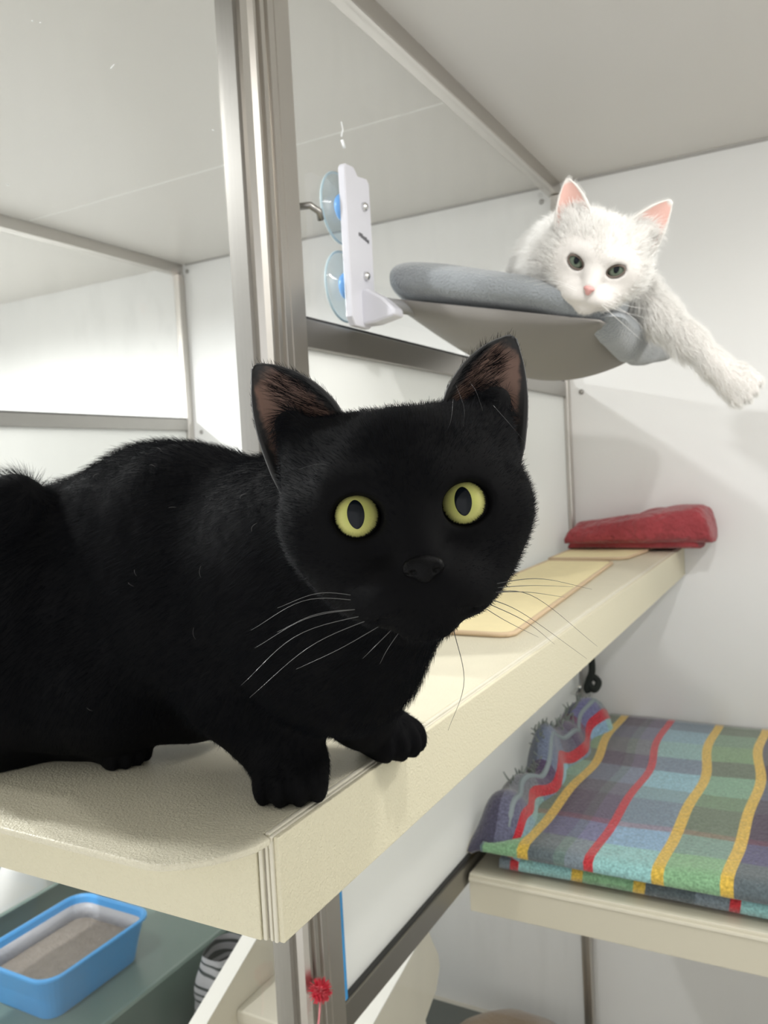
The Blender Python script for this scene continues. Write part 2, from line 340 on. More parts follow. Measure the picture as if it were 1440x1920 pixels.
# ================================================================== plaid blanket folded on the bench
def plaid_mat():
    m = bpy.data.materials.new('plaid_wool'); m.use_nodes = True; nt = m.node_tree; N = nt.nodes; L = nt.links; b = N['Principled BSDF']
    b.inputs['Roughness'].default_value = .95; b.inputs['Sheen Weight'].default_value = .5; b.inputs['Specular IOR Level'].default_value = .15
    uv = N.new('ShaderNodeUVMap'); sp = N.new('ShaderNodeSeparateXYZ'); L.new(uv.outputs[0], sp.inputs[0])
    def ramp(stops, src, scale, off=0.):
        a = N.new('ShaderNodeMath'); a.operation = 'MULTIPLY_ADD'; a.inputs[1].default_value = scale; a.inputs[2].default_value = off; L.new(src, a.inputs[0])
        fr = N.new('ShaderNodeMath'); fr.operation = 'FRACT'; L.new(a.outputs[0], fr.inputs[0])
        r = N.new('ShaderNodeValToRGB'); r.color_ramp.interpolation = 'CONSTANT'; e = r.color_ramp.elements
        e[0].position = 0; e[0].color = (*stops[0][1], 1); e[1].position = stops[1][0]; e[1].color = (*stops[1][1], 1)
        for p, c in stops[2:]:
            k = e.new(p); k.color = (*c, 1)
        L.new(fr.outputs[0], r.inputs[0]); return r
    PUR = (.065, .033, .075); GRN = (.21, .31, .17); YEL = (.70, .46, .06); RED = (.52, .015, .03); BLU = (.28, .42, .48); NAV = (.06, .08, .14); LIL = (.16, .125, .20); GRY = (.10, .095, .115)
    # u = metres along x from the partition, over 0.78 m
    U = [(0, BLU), (.030, NAV), (.045, GRN), (.122, YEL), (.146, PUR), (.200, GRY), (.225, LIL), (.262, RED), (.285, BLU), (.395, YEL), (.418, GRN),
         (.520, YEL), (.545, PUR), (.64, LIL), (.70, RED), (.72, BLU), (.84, YEL), (.86, GRN), (.94, YEL), (.96, PUR)]
    V = [(0, (.34, .52, .44)), (.13, (.26, .34, .50)), (.22, (.30, .05, .12)), (.245, (.07, .05, .11)), (.38, (.16, .22, .22)), (.46, (.28, .44, .48)), (.58, (.08, .05, .12)), (.68, (.26, .36, .28)), (.80, (.20, .28, .32)), (.90, (.05, .03, .08))]
    ru = ramp(U, sp.outputs[0], 1.0); rv = ramp(V, sp.outputs[1], 1.0)
    mx = N.new('ShaderNodeMix'); mx.data_type = 'RGBA'; mx.blend_type = 'MIX'; L.new(ru.outputs[0], mx.inputs['A']); L.new(rv.outputs[0], mx.inputs['B'])
    # bright stripes (red, yellow) stay stronger
    lum = N.new('ShaderNodeSeparateColor'); L.new(ru.outputs[0], lum.inputs[0])
    gt = N.new('ShaderNodeMath'); gt.operation = 'GREATER_THAN'; gt.inputs[1].default_value = .5; L.new(lum.outputs[0], gt.inputs[0])
    fm = N.new('ShaderNodeMapRange'); fm.inputs[3].default_value = .16; fm.inputs[4].default_value = .05; L.new(gt.outputs[0], fm.inputs[0]); L.new(fm.outputs[0], mx.inputs['Factor'])
    ga = N.new('ShaderNodeVectorMath'); ga.operation = 'MULTIPLY_ADD'; ga.inputs[1].default_value = (1.3,) * 3; ga.inputs[2].default_value = (.58,) * 3; L.new(rv.outputs[0], ga.inputs[0])
    vm = N.new('ShaderNodeVectorMath'); vm.operation = 'MULTIPLY'; L.new(mx.outputs['Result'], vm.inputs[0]); L.new(ga.outputs[0], vm.inputs[1])
    m3 = N.new('ShaderNodeMix'); m3.data_type = 'RGBA'; L.new(vm.outputs[0], m3.inputs['A']); L.new(mx.outputs['Result'], m3.inputs['B']); L.new(gt.outputs[0], m3.inputs['Factor']); mx = m3
    tc = N.new('ShaderNodeTexCoord'); n = N.new('ShaderNodeTexNoise'); n.inputs['Scale'].default_value = 260; n.inputs['Detail'].default_value = 4; L.new(tc.outputs['Object'], n.inputs['Vector'])
    mr = N.new('ShaderNodeMapRange'); mr.inputs[1].default_value = .3; mr.inputs[2].default_value = .7; mr.inputs[3].default_value = .66; mr.inputs[4].default_value = 1.3; L.new(n.outputs['Fac'], mr.inputs[0])
    ml = N.new('ShaderNodeMix'); ml.data_type = 'RGBA'; ml.blend_type = 'MULTIPLY'; ml.inputs['Factor'].default_value = 1.; L.new(mx.outputs['Result'], ml.inputs['A']); L.new(mr.outputs[0], ml.inputs['B'])
    L.new(ml.outputs['Result'], b.inputs['Base Color'])
    bp = N.new('ShaderNodeBump'); bp.inputs['Strength'].default_value = .7; bp.inputs['Distance'].default_value = .003; L.new(n.outputs['Fac'], bp.inputs['Height']); L.new(bp.outputs['Normal'], b.inputs['Normal'])
    return m
M_plaid = plaid_mat()
bl = thing('plaid_blanket', 'folded multicoloured plaid wool blanket on the lower bench', 'blanket', (0.0, 1.62, ZC))
def blanket_layer(x0, x1, y0, y1, z0, th, seed, shift):
    def fn(u, v):
        # v wraps: bottom-back -> front nose -> top-back
        x = x0 + (x1 - x0) * u
        Lb, Lt = y1 - y0, y1 - y0; arc = th * 1.57; tot = Lb + arc + Lt; s = v * tot
        y = np.where(s < Lb, y1 - s, np.where(s < Lb + arc, y0 - np.sin(np.clip((s - Lb) / arc, 0, 1) * np.pi) * th * .5, y0 + (s - Lb - arc)))
        z = np.where(s < Lb, z0, np.where(s < Lb + arc, z0 + th * (.5 - .5 * np.cos(np.clip((s - Lb) / arc, 0, 1) * np.pi)), z0 + th))
        P = np.stack([x, y, z], 1); topf = np.clip((s - Lb - arc * .3) / (arc * .7), 0, 1)
        fade = np.clip((x - x0) / .05, .25, 1)
        P[:, 2] += topf * (.006 * noise3(P, 9, seed) + .0025 * noise3(P, 26, seed + 1)) - topf * (1 - fade) * th * .45
        P[:, 1] += (.010 * noise3(P * np.array([1, .2, .2]), 8, seed + 2)) * np.clip((y1 - y) / .2, 0, 1)
        P[:, 2] = np.maximum(P[:, 2], z0)
        return P
    def uvs(u, v):
        x = x0 + (x1 - x0) * u
        Lb, Lt = y1 - y0, y1 - y0; arc = th * 1.57; tot = Lb + arc + Lt; s = v * tot
        sy = (s - Lb) / .78
        wob = .008 * np.sin(sy * 9 + shift) + .004 * np.sin(sy * 17 + 1) + .05 * np.clip(.18 - sy, 0, 1) - .015
        return np.stack([(x + .559 + shift * .05) / .78 + wob * (1 + 0 * x), sy], 1)
    return fn, uvs
def plaid_build(fn, uvf, nu, nv, name):
    m = MB(); m.grid(fn, nu, nv)
    u, v = np.meshgrid(np.linspace(0, 1, nu), np.linspace(0, 1, nv), indexing='ij'); m.uv = [tuple(q) for q in uvf(u.ravel(), v.ravel())]
    o = m.build(name, M_plaid, bl, smooth=True, uv=True)
    md = o.modifiers.new('thick', 'SOLIDIFY'); md.thickness = .005; md.offset = -1
    return o
f1, u1 = blanket_layer(-.50, .25, 1.272, 1.975, ZC + .006, .022, 21, 2.6); plaid_build(f1, u1, 60, 60, 'lower_fold')
f2, u2 = blanket_layer(-.525, .25, 1.258, 1.985, ZC + .033, .032, 31, 0.0); plaid_build(f2, u2, 90, 90, 'upper_fold')
# rumpled edge pushed up against the partition, with a hem and a fringe
def ridge(u, v):
    y = 1.262 + .70 * u
    hgt = .105 + .016 * np.sin(u * 17) + .014 * np.sin(u * 31 + 1) + .018 * np.clip((u - .35) / .5, 0, 1) + .022 * np.clip(.2 - u, 0, 1) / .2; hgt = hgt * np.sin(np.clip(u / .10, 0.02, 1) * np.pi / 2) ** .55 * np.sin(np.clip((1 - u) / .08, .02, 1) * np.pi / 2) ** .5
    x = -.549 + .008 * np.sin(u * 23) * v + v * .082
    z = ZC + .018 + hgt * np.sin(np.clip(v * 1.36 + .08, 0, 1.44) * np.pi / 1.55) * (.86 + .14 * np.cos(v * 4 + u * 9))
    P = np.stack([np.maximum(x, -.549), y, z], 1); P[:, 0] = np.maximum(P[:, 0] + .006 * noise3(P, 50, 5), -.549); P[:, 2] += .006 * noise3(P, 42, 6)
    P[:, 2] = np.maximum(P[:, 2], ZC + .008)
    return P
re_ = plaid_build(ridge, lambda u, v: np.stack([.545 + .20 * v, .9 - u * .9], 1), 90, 24, 'rumpled_edge'); re_.modifiers['thick'].thickness = .010
hem = []
for u in np.linspace(.02, .98, 60):
    p = ridge(np.array([u]), np.array([.66]))[0]; hem.append(p + np.array([.004, 0, .006]))
MB().tube(hem, .006, 8).build('hem', mat('grey_hem', (.26, .31, .33), .9, bump=(400, .6, .001)), bl, smooth=True)
fr = MB()
for i in range(170):
    u = rng.uniform(.18, .96); p = ridge(np.array([u]), np.array([rng.uniform(.30, .5)]))[0]
    q = p + np.array([rng.normal(.004, .008), rng.normal(-.004, .012), rng.uniform(.012, .030)])
    fr.tube(bez(p - [0, 0, .004], (p + q) / 2 + rng.normal(0, .005, 3), q, 5), [.0022, .0022, .002, .0016, .001], 5)
tag(fr.build('fringe', mat('grey_fringe', (.24, .27, .25), .95), bl), kind='stuff')
# steel clip and a black knotted strap in the corner above the bench
cl = thing('wall_clip', 'small steel corner clip under the far end of the shelf', 'clip', (-.545, 1.93, -.56))
M_steel = mat('bright_steel', (.75, .75, .74), .18, metal=1.)
MB().box((-.5495, 1.895, -.562), (-.535, 1.955, -.556)).box((-.5495, 1.94, -.562), (-.537, 1.955, -.50)).build('plate', M_steel, cl, bevel=.002)
MB().lathe([(0, .010), (.005, .010), (.006, .004), (.006, 0)], (-.537, 1.915, -.548), (1, 0, .1), 12).build('screw', M_steel, cl, smooth=True)
kn = MB(); 
kn.tube(spline([(-.515, 1.972, -.485), (-.513, 1.965, -.52), (-.52, 1.955, -.545), (-.505, 1.95, -.56), (-.498, 1.965, -.545), (-.513, 1.96, -.532), (-.523, 1.95, -.555), (-.520, 1.952, -.568)], 50), .0085, 8)
tag(kn.build('knotted_strap', mat('black_strap', (.018, .022, .02), .9), smooth=True), 'black knotted strap hanging in the corner above the blanket', 'strap')

# ================================================================== things in the neighbouring pen, seen through the panes
M_blue = mat('blue_plastic', (.07, .36, .78), .35, spec=.45)
M_green = mat('green_plastic', (.125, .18, .155), .35, spec=.45)
M_litter = mat('cat_litter', (.25, .215, .185), .95, bump=(160, 1., .006), var=(60, .25))
def tub(name, label, cat, x0, x1, y0, y1, z0, z1, t, m, rim, taper=.03, corner=.03, group=None):
    """open rounded-rectangle tub with real wall thickness and a rolled rim"""
    T = thing(name, label, cat, ((x0 + x1) / 2, (y0 + y1) / 2, z0), group=group)
    def ring(ins, z, n=6):
        r = max(corner - ins * .5, .008); P = []
        for cx, cy, a0 in ((x1 - ins - r, y1 - ins - r, 0), (x0 + ins + r, y1 - ins - r, 90), (x0 + ins + r, y0 + ins + r, 180), (x1 - ins - r, y0 + ins + r, 270)):
            for k in range(n + 1):
                a = math.radians(a0 + 90 * k / n); P.append((cx + r * math.cos(a), cy + r * math.sin(a), z))
        return P
    prof = [(taper, z0), (taper * .55, z0 + (z1 - z0) * .5), (0, z1 - .004), (-rim, z1 - .002), (-rim, z1 + .003), (0, z1 + .005), (t, z1), (t + taper * .55, z0 + (z1 - z0) * .5), (t + taper, z0 + t)]
    V = []; 
    for i_, z_ in prof: V += ring(i_, z_)
    n = len(ring(0, 0)); Fc = [(i * n + k, i * n + (k + 1) % n, (i + 1) * n + (k + 1) % n, (i + 1) * n + k) for i in range(len(prof) - 1) for k in range(n)]
    Fc += [tuple(range(n - 1, -1, -1)), tuple((len(prof) - 1) * n + k for k in range(n))]
    MB().add(V, Fc).build('tub_wall', m, T, smooth=False, bevel=0)
    return T, ring
# green storage box, lid up, that the tray stands on
gb = thing('storage_box', 'green lidded storage box under the blue litter tray', 'box', (-1.53, 1.25, FL))
MB().prism([(-1.72, .93), (-1.355, .93), (-1.355, 1.60), (-1.72, 1.60)], 2, FL, -1.155).build('box_body', M_green, gb, bevel=.02, seg=3)
MB().box((-1.735, .915, -1.165), (-1.345, 1.615, -1.14)).build('lid', M_green, gb, bevel=.008, seg=3)
MB().tube([(-1.35, .93, -1.135), (-1.35, 1.60, -1.135)], .006, 8).build('lid_rib', mat('pale_green_rim', (.36, .42, .39), .35), gb, smooth=True)
tr, ring = tub('litter_tray', 'blue plastic litter tray with grey litter behind the glass', 'litter tray', -1.70, -1.455, 1.095, 1.40, -1.1395, -1.04, .004, M_blue, .006, .022, .045)
MB().add(ring(.016, -1.085), [tuple(range(28))]).build('litter', M_litter, tr)
lin = MB(); P0 = ring(.006, -1.050); P1 = ring(.020, -1.088); lin.add(P0 + P1, [(k, k + 1, 28 + k + 1, 28 + k) for k in range(2, 14)])
lo = lin.build('liner', mat('grey_liner', (.42, .42, .45), .4, spec=.5, bump=(60, .6, .004)), tr, smooth=True); lo.modifiers.new('thick', 'SOLIDIFY').thickness = .0015
g2, ring2 = tub('storage_tub', 'open green plastic tub holding a printed grey bag', 'tub', -1.338, -1.02, .95, 1.56, FL, -1.12, .005, M_green, .010, .03, .05)
# crumpled grey bag with bold dark strokes, standing in the open tub
bagc = np.array([-1.238, 1.40, FL + .012])
def bagf(u, v):
    a = u * 2 * np.pi; w = np.interp(v, [0, .15, .8, 1], [.9, 1., .92, .72])
    ca, sa = np.cos(a), np.sin(a)
    P = np.stack([bagc[0] + .055 * np.sign(ca) * np.abs(ca) ** .6 * w, bagc[1] + .075 * np.sign(sa) * np.abs(sa) ** .6 * w, bagc[2] + v * .405], 1)
    n = noise3(P, 55, 14); P[:, 0] += .007 * n; P[:, 1] += .006 * n; return P
def bag_mat():
    m = mat('printed_bag', (.45, .45, .47), .4, bump=(40, .5, .004)); nt = m.node_tree; N = nt.nodes; L = nt.links; b = N['Principled BSDF']
    uv = N.new('ShaderNodeUVMap'); mp = N.new('ShaderNodeMapping'); mp.inputs['Scale'].default_value = (3, 8, 1); L.new(uv.outputs[0], mp.inputs[0])
    w = N.new('ShaderNodeTexWave'); w.bands_direction = 'Y'; w.inputs['Scale'].default_value = .8; w.inputs['Distortion'].default_value = 9.0; w.inputs['Detail'].default_value = 1; L.new(mp.outputs[0], w.inputs[0])
    g = N.new('ShaderNodeMath'); g.operation = 'GREATER_THAN'; g.inputs[1].default_value = .76; L.new(w.outputs['Fac'], g.inputs[0])
    mx = N.new('ShaderNodeMix'); mx.data_type = 'RGBA'; mx.inputs['A'].default_value = (.45, .45, .47, 1); mx.inputs['B'].default_value = (.05, .06, .06, 1); L.new(g.outputs[0], mx.inputs['Factor']); L.new(mx.outputs['Result'], b.inputs['Base Color'])
    return m
bg_ = MB().grid(bagf, 40, 26); tag(bg_.build('paper_bag', bag_mat(), base=tuple(bagc), smooth=True, uv=True), 'crumpled grey printed bag standing in the open green tub', 'bag')
g3, ring3 = tub('storage_tub', 'green plastic tub with a white bag, farthest left behind the glass', 'tub', -2.26, -1.885, 1.15, 1.76, FL, -1.09, .005, M_green, .010, .03, .05)
def wbag(u, v):
    a = u * 2 * np.pi; r = np.sin(np.clip(v, 0, 1) * np.pi * .5 + .0) ; w = np.cos((v - .25) * 1.9) ** .8
    w = np.nan_to_num(np.maximum(np.cos((v - .25) * 1.9), .02)) ** .8
    P = np.stack([-2.06 + .11 * np.cos(a) * w, 1.52 + .16 * np.sin(a) * w, FL + .012 + v * .47], 1); n = noise3(P, 45, 18); P[:, 0] += .010 * n * w; P[:, 1] += .010 * n * w; return P
tag(MB().grid(wbag, 40, 24).build('plastic_bag', mat('white_bag', (.78, .77, .75), .4), base=(-2.06, 1.52, FL + .012), smooth=True), 'crumpled white bag in the leftmost green tub', 'bag')
# cream step unit
M_step = mat('cream_board', (.70, .66, .56), .45, spec=.35); M_step_e = mat('white_edge', (.86, .85, .80), .4)
st = thing('pet_step', 'cream pet step unit behind the glass below the shelf', 'steps', (-.78, 1.25, FL))
def board(x0, x1, p, name):
    MB().prism(p, 0, x0, x1).build(name, M_step, st, bevel=.002)
sl = (-.916 + .851) / (1.0 - 1.137)
zl = lambda y: -.851 + (y - 1.137) * sl
board(-.962, -.938, [(.80, zl(.80)), (1.30, zl(1.30)), (1.42, zl(1.30)), (1.42, FL), (.80, FL)], 'side_board')
MB().prism([(.80, zl(.80)), (1.30, zl(1.30)), (1.30, zl(1.30) + .0025), (.80, zl(.80) + .0025)], 0, -.966, -.934).build('edge_strip', M_step_e, st)
s2 = (-.80 + .77) / (.975 - 1.104); z2 = lambda y: -.770 + (y - 1.104) * s2
board(-.618, -.596, [(.80, z2(.80)), (1.172, z2(1.172)), (1.187, -.788), (1.209, -.825), (1.213, -.850), (1.196, -.880), (1.14, -.91), (1.10, -1.05), (1.10, FL), (.80, FL)], 'side_board')
MB().prism([(.80, z2(.80)), (1.17, z2(1.17)), (1.17, z2(1.17) + .0025), (.80, z2(.80) + .0025)], 0, -.622, -.592).build('edge_strip', M_step_e, st)
MB().box((-.938, 1.083, -.962), (-.618, 1.195, -.940)).build('tread', M_step, st, bevel=.003)
MB().box((-.938, .86, -1.16), (-.618, 1.10, -1.138)).build('tread', M_step, st, bevel=.003)
MB().box((-.938, 1.086, -1.16), (-.618, 1.10, -.962)).build('riser', M_step, st)
# dark mat and brown cushion on the floor by the back wall
dm = MB().prism([(-1.25, 1.45), (-.585, 1.45), (-.585, 1.97), (-1.25, 1.97)], 2, FL, FL + .012).build('floor_mat', mat('dark_mat', (.075, .09, .085), .9, bump=(200, .5, .002)), base=(-.9, 1.7, FL), bevel=.004)
tag(dm, 'dark grey green mat on the floor by the back wall', 'mat')
def cush(u, v):
    a = u * 2 * np.pi; r = np.interp(v, [0, .12, .4, .7, 1], [.55, .98, 1., .75, 0.001]); z = np.interp(v, [0, .12, .4, .7, 1], [0, .012, .05, .07, .062])
    P = np.stack([-.70 + .16 * r * np.cos(a), 1.80 + .15 * r * np.sin(a), FL + .0125 + z], 1); P[:, 2] += .004 * noise3(P, 50, 4) * (v > .1); return P
tag(MB().grid(cush, 40, 16).build('cushion', mat('brown_plush', (.24, .155, .085), .95, sheen=.4, bump=(180, .8, .004)), base=(-.70, 1.80, FL + .0125), smooth=True), 'round brown plush cushion on the dark floor mat', 'cushion')
# red pompom toy stuck on the post
pc = onplane(600, 1857, 0, XA + .026)
pm = thing('pompom_toy', 'small fuzzy red pompom hanging on the post below the shelf', 'toy', tuple(pc))
M_pom = mat('red_tinsel', (.62, .02, .05), .5, sheen=.3)
MB().lathe([(0.0003, -.007)] + [(.007 * math.sin(a), -.007 * math.cos(a)) for a in np.linspace(.3, 2.84, 7)] + [(.0003, .007)], pc, (0, 0, 1), 12).build('core', M_pom, pm, smooth=True)
fz = MB()
for i in range(420):
    d = norm(rng.normal(size=3)); 
    if d[0] < -.75: d[0] *= -1
    fz.tube([pc + d * .005, pc + d * rng.uniform(.010, .0155)], [.0009, .0004], 3)
tag(fz.build('strands', M_pom, pm), kind='stuff')
MB().tube(spline([pc + [0, 0, -.010], pc + [.002, -.006, -.020], pc + [.001, -.007, -.030], pc + [0, -.012, -.045]], 14), .0012, 5).build('string', mat('pink_string', (.75, .25, .28), .7), pm, smooth=True)
# ================================================================== hammock on suction cups
hm = thing('cat_hammock', 'grey plush window hammock on suction cups holding the white cat', 'hammock', (-.54, 1.0, .20))
M_acr = mat('frosted_acrylic', (.62, .62, .67), .25, spec=.5, sss=.0)
M_cup = glass_mat('clear_vinyl', (.86, .92, .95), 1.6, .16, 30.)
M_hub = mat('blue_hub', (.20, .45, .85), .25, spec=.5)
M_bolt = mat('zinc_bolt', (.72, .72, .72), .2, metal=1.)
xg = XA + .001
for cz in (.345, .243):
    c = (xg, .948, cz)
    cup = MB().lathe([(.0445, .0), (.0465, .001), (.0468, .0028), (.044, .0042), (.034, .0062), (.0325, .0085), (.024, .0105), (.0225, .0135), (.014, .0155), (.013, .020), (0, .020)], c, (1, 0, 0), 44).build('suction_cup', M_cup, hm, smooth=True)
    MB().tube([np.array(c) + [.0015, .0455 * math.cos(a), .0455 * math.sin(a)] for a in np.linspace(0, 6.2832, 45)], .0016, 6, cap=False).build('cup_rim', mat('vinyl_rim', (.45, .56, .60), .3), cup, smooth=True)
    MB().lathe([(0, .003), (.0165, .003), (.018, .006), (.0165, .012), (.012, .0225), (.0, .0225)], c, (1, 0, 0), 28).build('cup_hub', M_hub, cup, smooth=True)
xp = -.532
pl = MB().prism([(.917, .197), (.917, .385), (.921, .390), (.941, .391), (.947, .386), (.951, .382), (.975, .385), (.981, .380), (.981, .197), (.962, .186), (.925, .186)], 0, xp - .006, xp + .004).build('bracket_plate', M_acr, hm, bevel=.0015)
for cy, cz in ((.962, .345), (.957, .254), (.955, .218)):
    MB().lathe([(0, .0055), (.0035, .005), (.0055, .003), (.006, -.001)], (xp + .0045, cy, cz), (1, 0, 0), 16).build('bolt', M_bolt, hm, smooth=True)
mk = MB()                                     # small dark moulded mark, too small to read
for k in range(5): mk.box((xp + .004, .945 + k * .0055, .304 - k * .0012), (xp + .0048, .949 + k * .0055, .3085 - k * .0012 + .001 * (k % 2)))
mk.build('moulded_mark', mat('dark_mark', (.12, .12, .13), .5), hm)
MB().prism([(-.536, .190), (-.536, .232), (-.522, .236), (-.500, .222), (-.482, .205), (-.482, .196), (-.512, .190)], 1, .945, .972).build('arm_clamp', M_acr, hm, bevel=.003)
def zc(x, y): return .252 + (x + .51) * (-.235) + np.clip(y - 1.0, 0, 1) * .085 * np.clip((x + .51) / .27, 0, 1)
M_plush = mat('grey_plush', (.25, .27, .285), .95, sheen=.4, bump=(330, .9, .003), var=(36, .14))
M_canvas = mat('grey_canvas', (.20, .188, .172), .75, sheen=.1, bump=(700, .3, .0006))
MB().tube([(-.515, .966, .217), (-.505, .972, .217), (-.49, 1.0, .213), (-.48, 1.05, .212)], .0085, 12).build('frame_tube', mat('grey_tube', (.22, .22, .22), .5), hm, smooth=True)
X0, X1, Y0, Y1 = -.530, -.222, .978, 1.50
def sgnp(a, p): return np.sign(a) * np.abs(a) ** p
def pad(u, v):
    a = u * 2 * np.pi; b = (v - .5) * np.pi
    cb = np.cos(b) ** .32; sb = sgnp(np.sin(b), .8)
    x = (X0 + X1) / 2 + (X1 - X0) / 2 * sgnp(np.cos(a), .28) * cb
    y = (Y0 + Y1) / 2 + (Y1 - Y0) / 2 * sgnp(np.sin(a), .28) * cb
    z = zc(x, y) + (.036 - .012 * np.clip((x + .51) / .27, 0, 1)) * sb + .004
    # the cat's weight dents the middle and the near outer corner; the outer rim rolls over
    z = z - .018 * np.exp(-((x + .245) ** 2 + (y - 1.03) ** 2) / .0035) - .020 * np.exp(-((x + .37) ** 2 / .006 + (y - 1.25) ** 2 / .02)) * (sb > 0)
    P = np.stack([x, y, z], 1); P[:, 2] += .0022 * noise3(P, 60, 2); return P
MB().grid(pad, 120, 48).build('plush_pad', M_plush, hm, smooth=True)
def flap(u, v):                                # plush rolled over the outer edge, a soft closed roll
    y = 1.004 + .515 * u; a = v * 2 * np.pi; e = np.sin(np.clip(np.minimum(u, 1 - u) / .06, 0, 1) * np.pi / 2) ** .6
    top = np.interp(y, [1.0, 1.10, 1.30, 1.52], [.178, .186, .212, .236]); bot = np.interp(y, [1.0, 1.05, 1.15, 1.30, 1.52], [.158, .142, .127, .136, .166])
    h = (top - bot) / 2 * e; sa = sgnp(np.sin(a), .75); z = (top + bot) / 2 + h * sa
    x = -.226 + .016 * e * sgnp(np.cos(a), .8) - .014 * np.clip(-sa, 0, 1) - .012 * np.clip(sa, 0, 1) ** 2
    P = np.stack([x, y, z], 1); n = noise3(P * np.array([1, 1, .5]), 38, 12); P[:, 0] += .0035 * n * e; P[:, 2] += .003 * noise3(P, 30, 17) * e; return P
MB().grid(flap, 80, 40).build('plush_flap', M_plush, hm, smooth=True)
def sling(u, v):
    x = X0 + .012 + (X1 - X0 - .022) * u; y = Y0 + .012 + (Y1 - Y0 - .03) * v
    bul = (np.sin(np.pi * np.clip(u, 0, 1)) ** .55) * (np.sin(np.pi * np.clip(v, 0, 1)) ** .6)
    z = zc(x, y) - .024 - .082 * bul
    P = np.stack([x, y, z], 1); P[:, 2] += .0015 * noise3(P, 30, 8) * bul; return P
so = MB().grid(sling, 40, 56).build('sling', M_canvas, hm, smooth=True); so.modifiers.new('thick', 'SOLIDIFY').thickness = .003

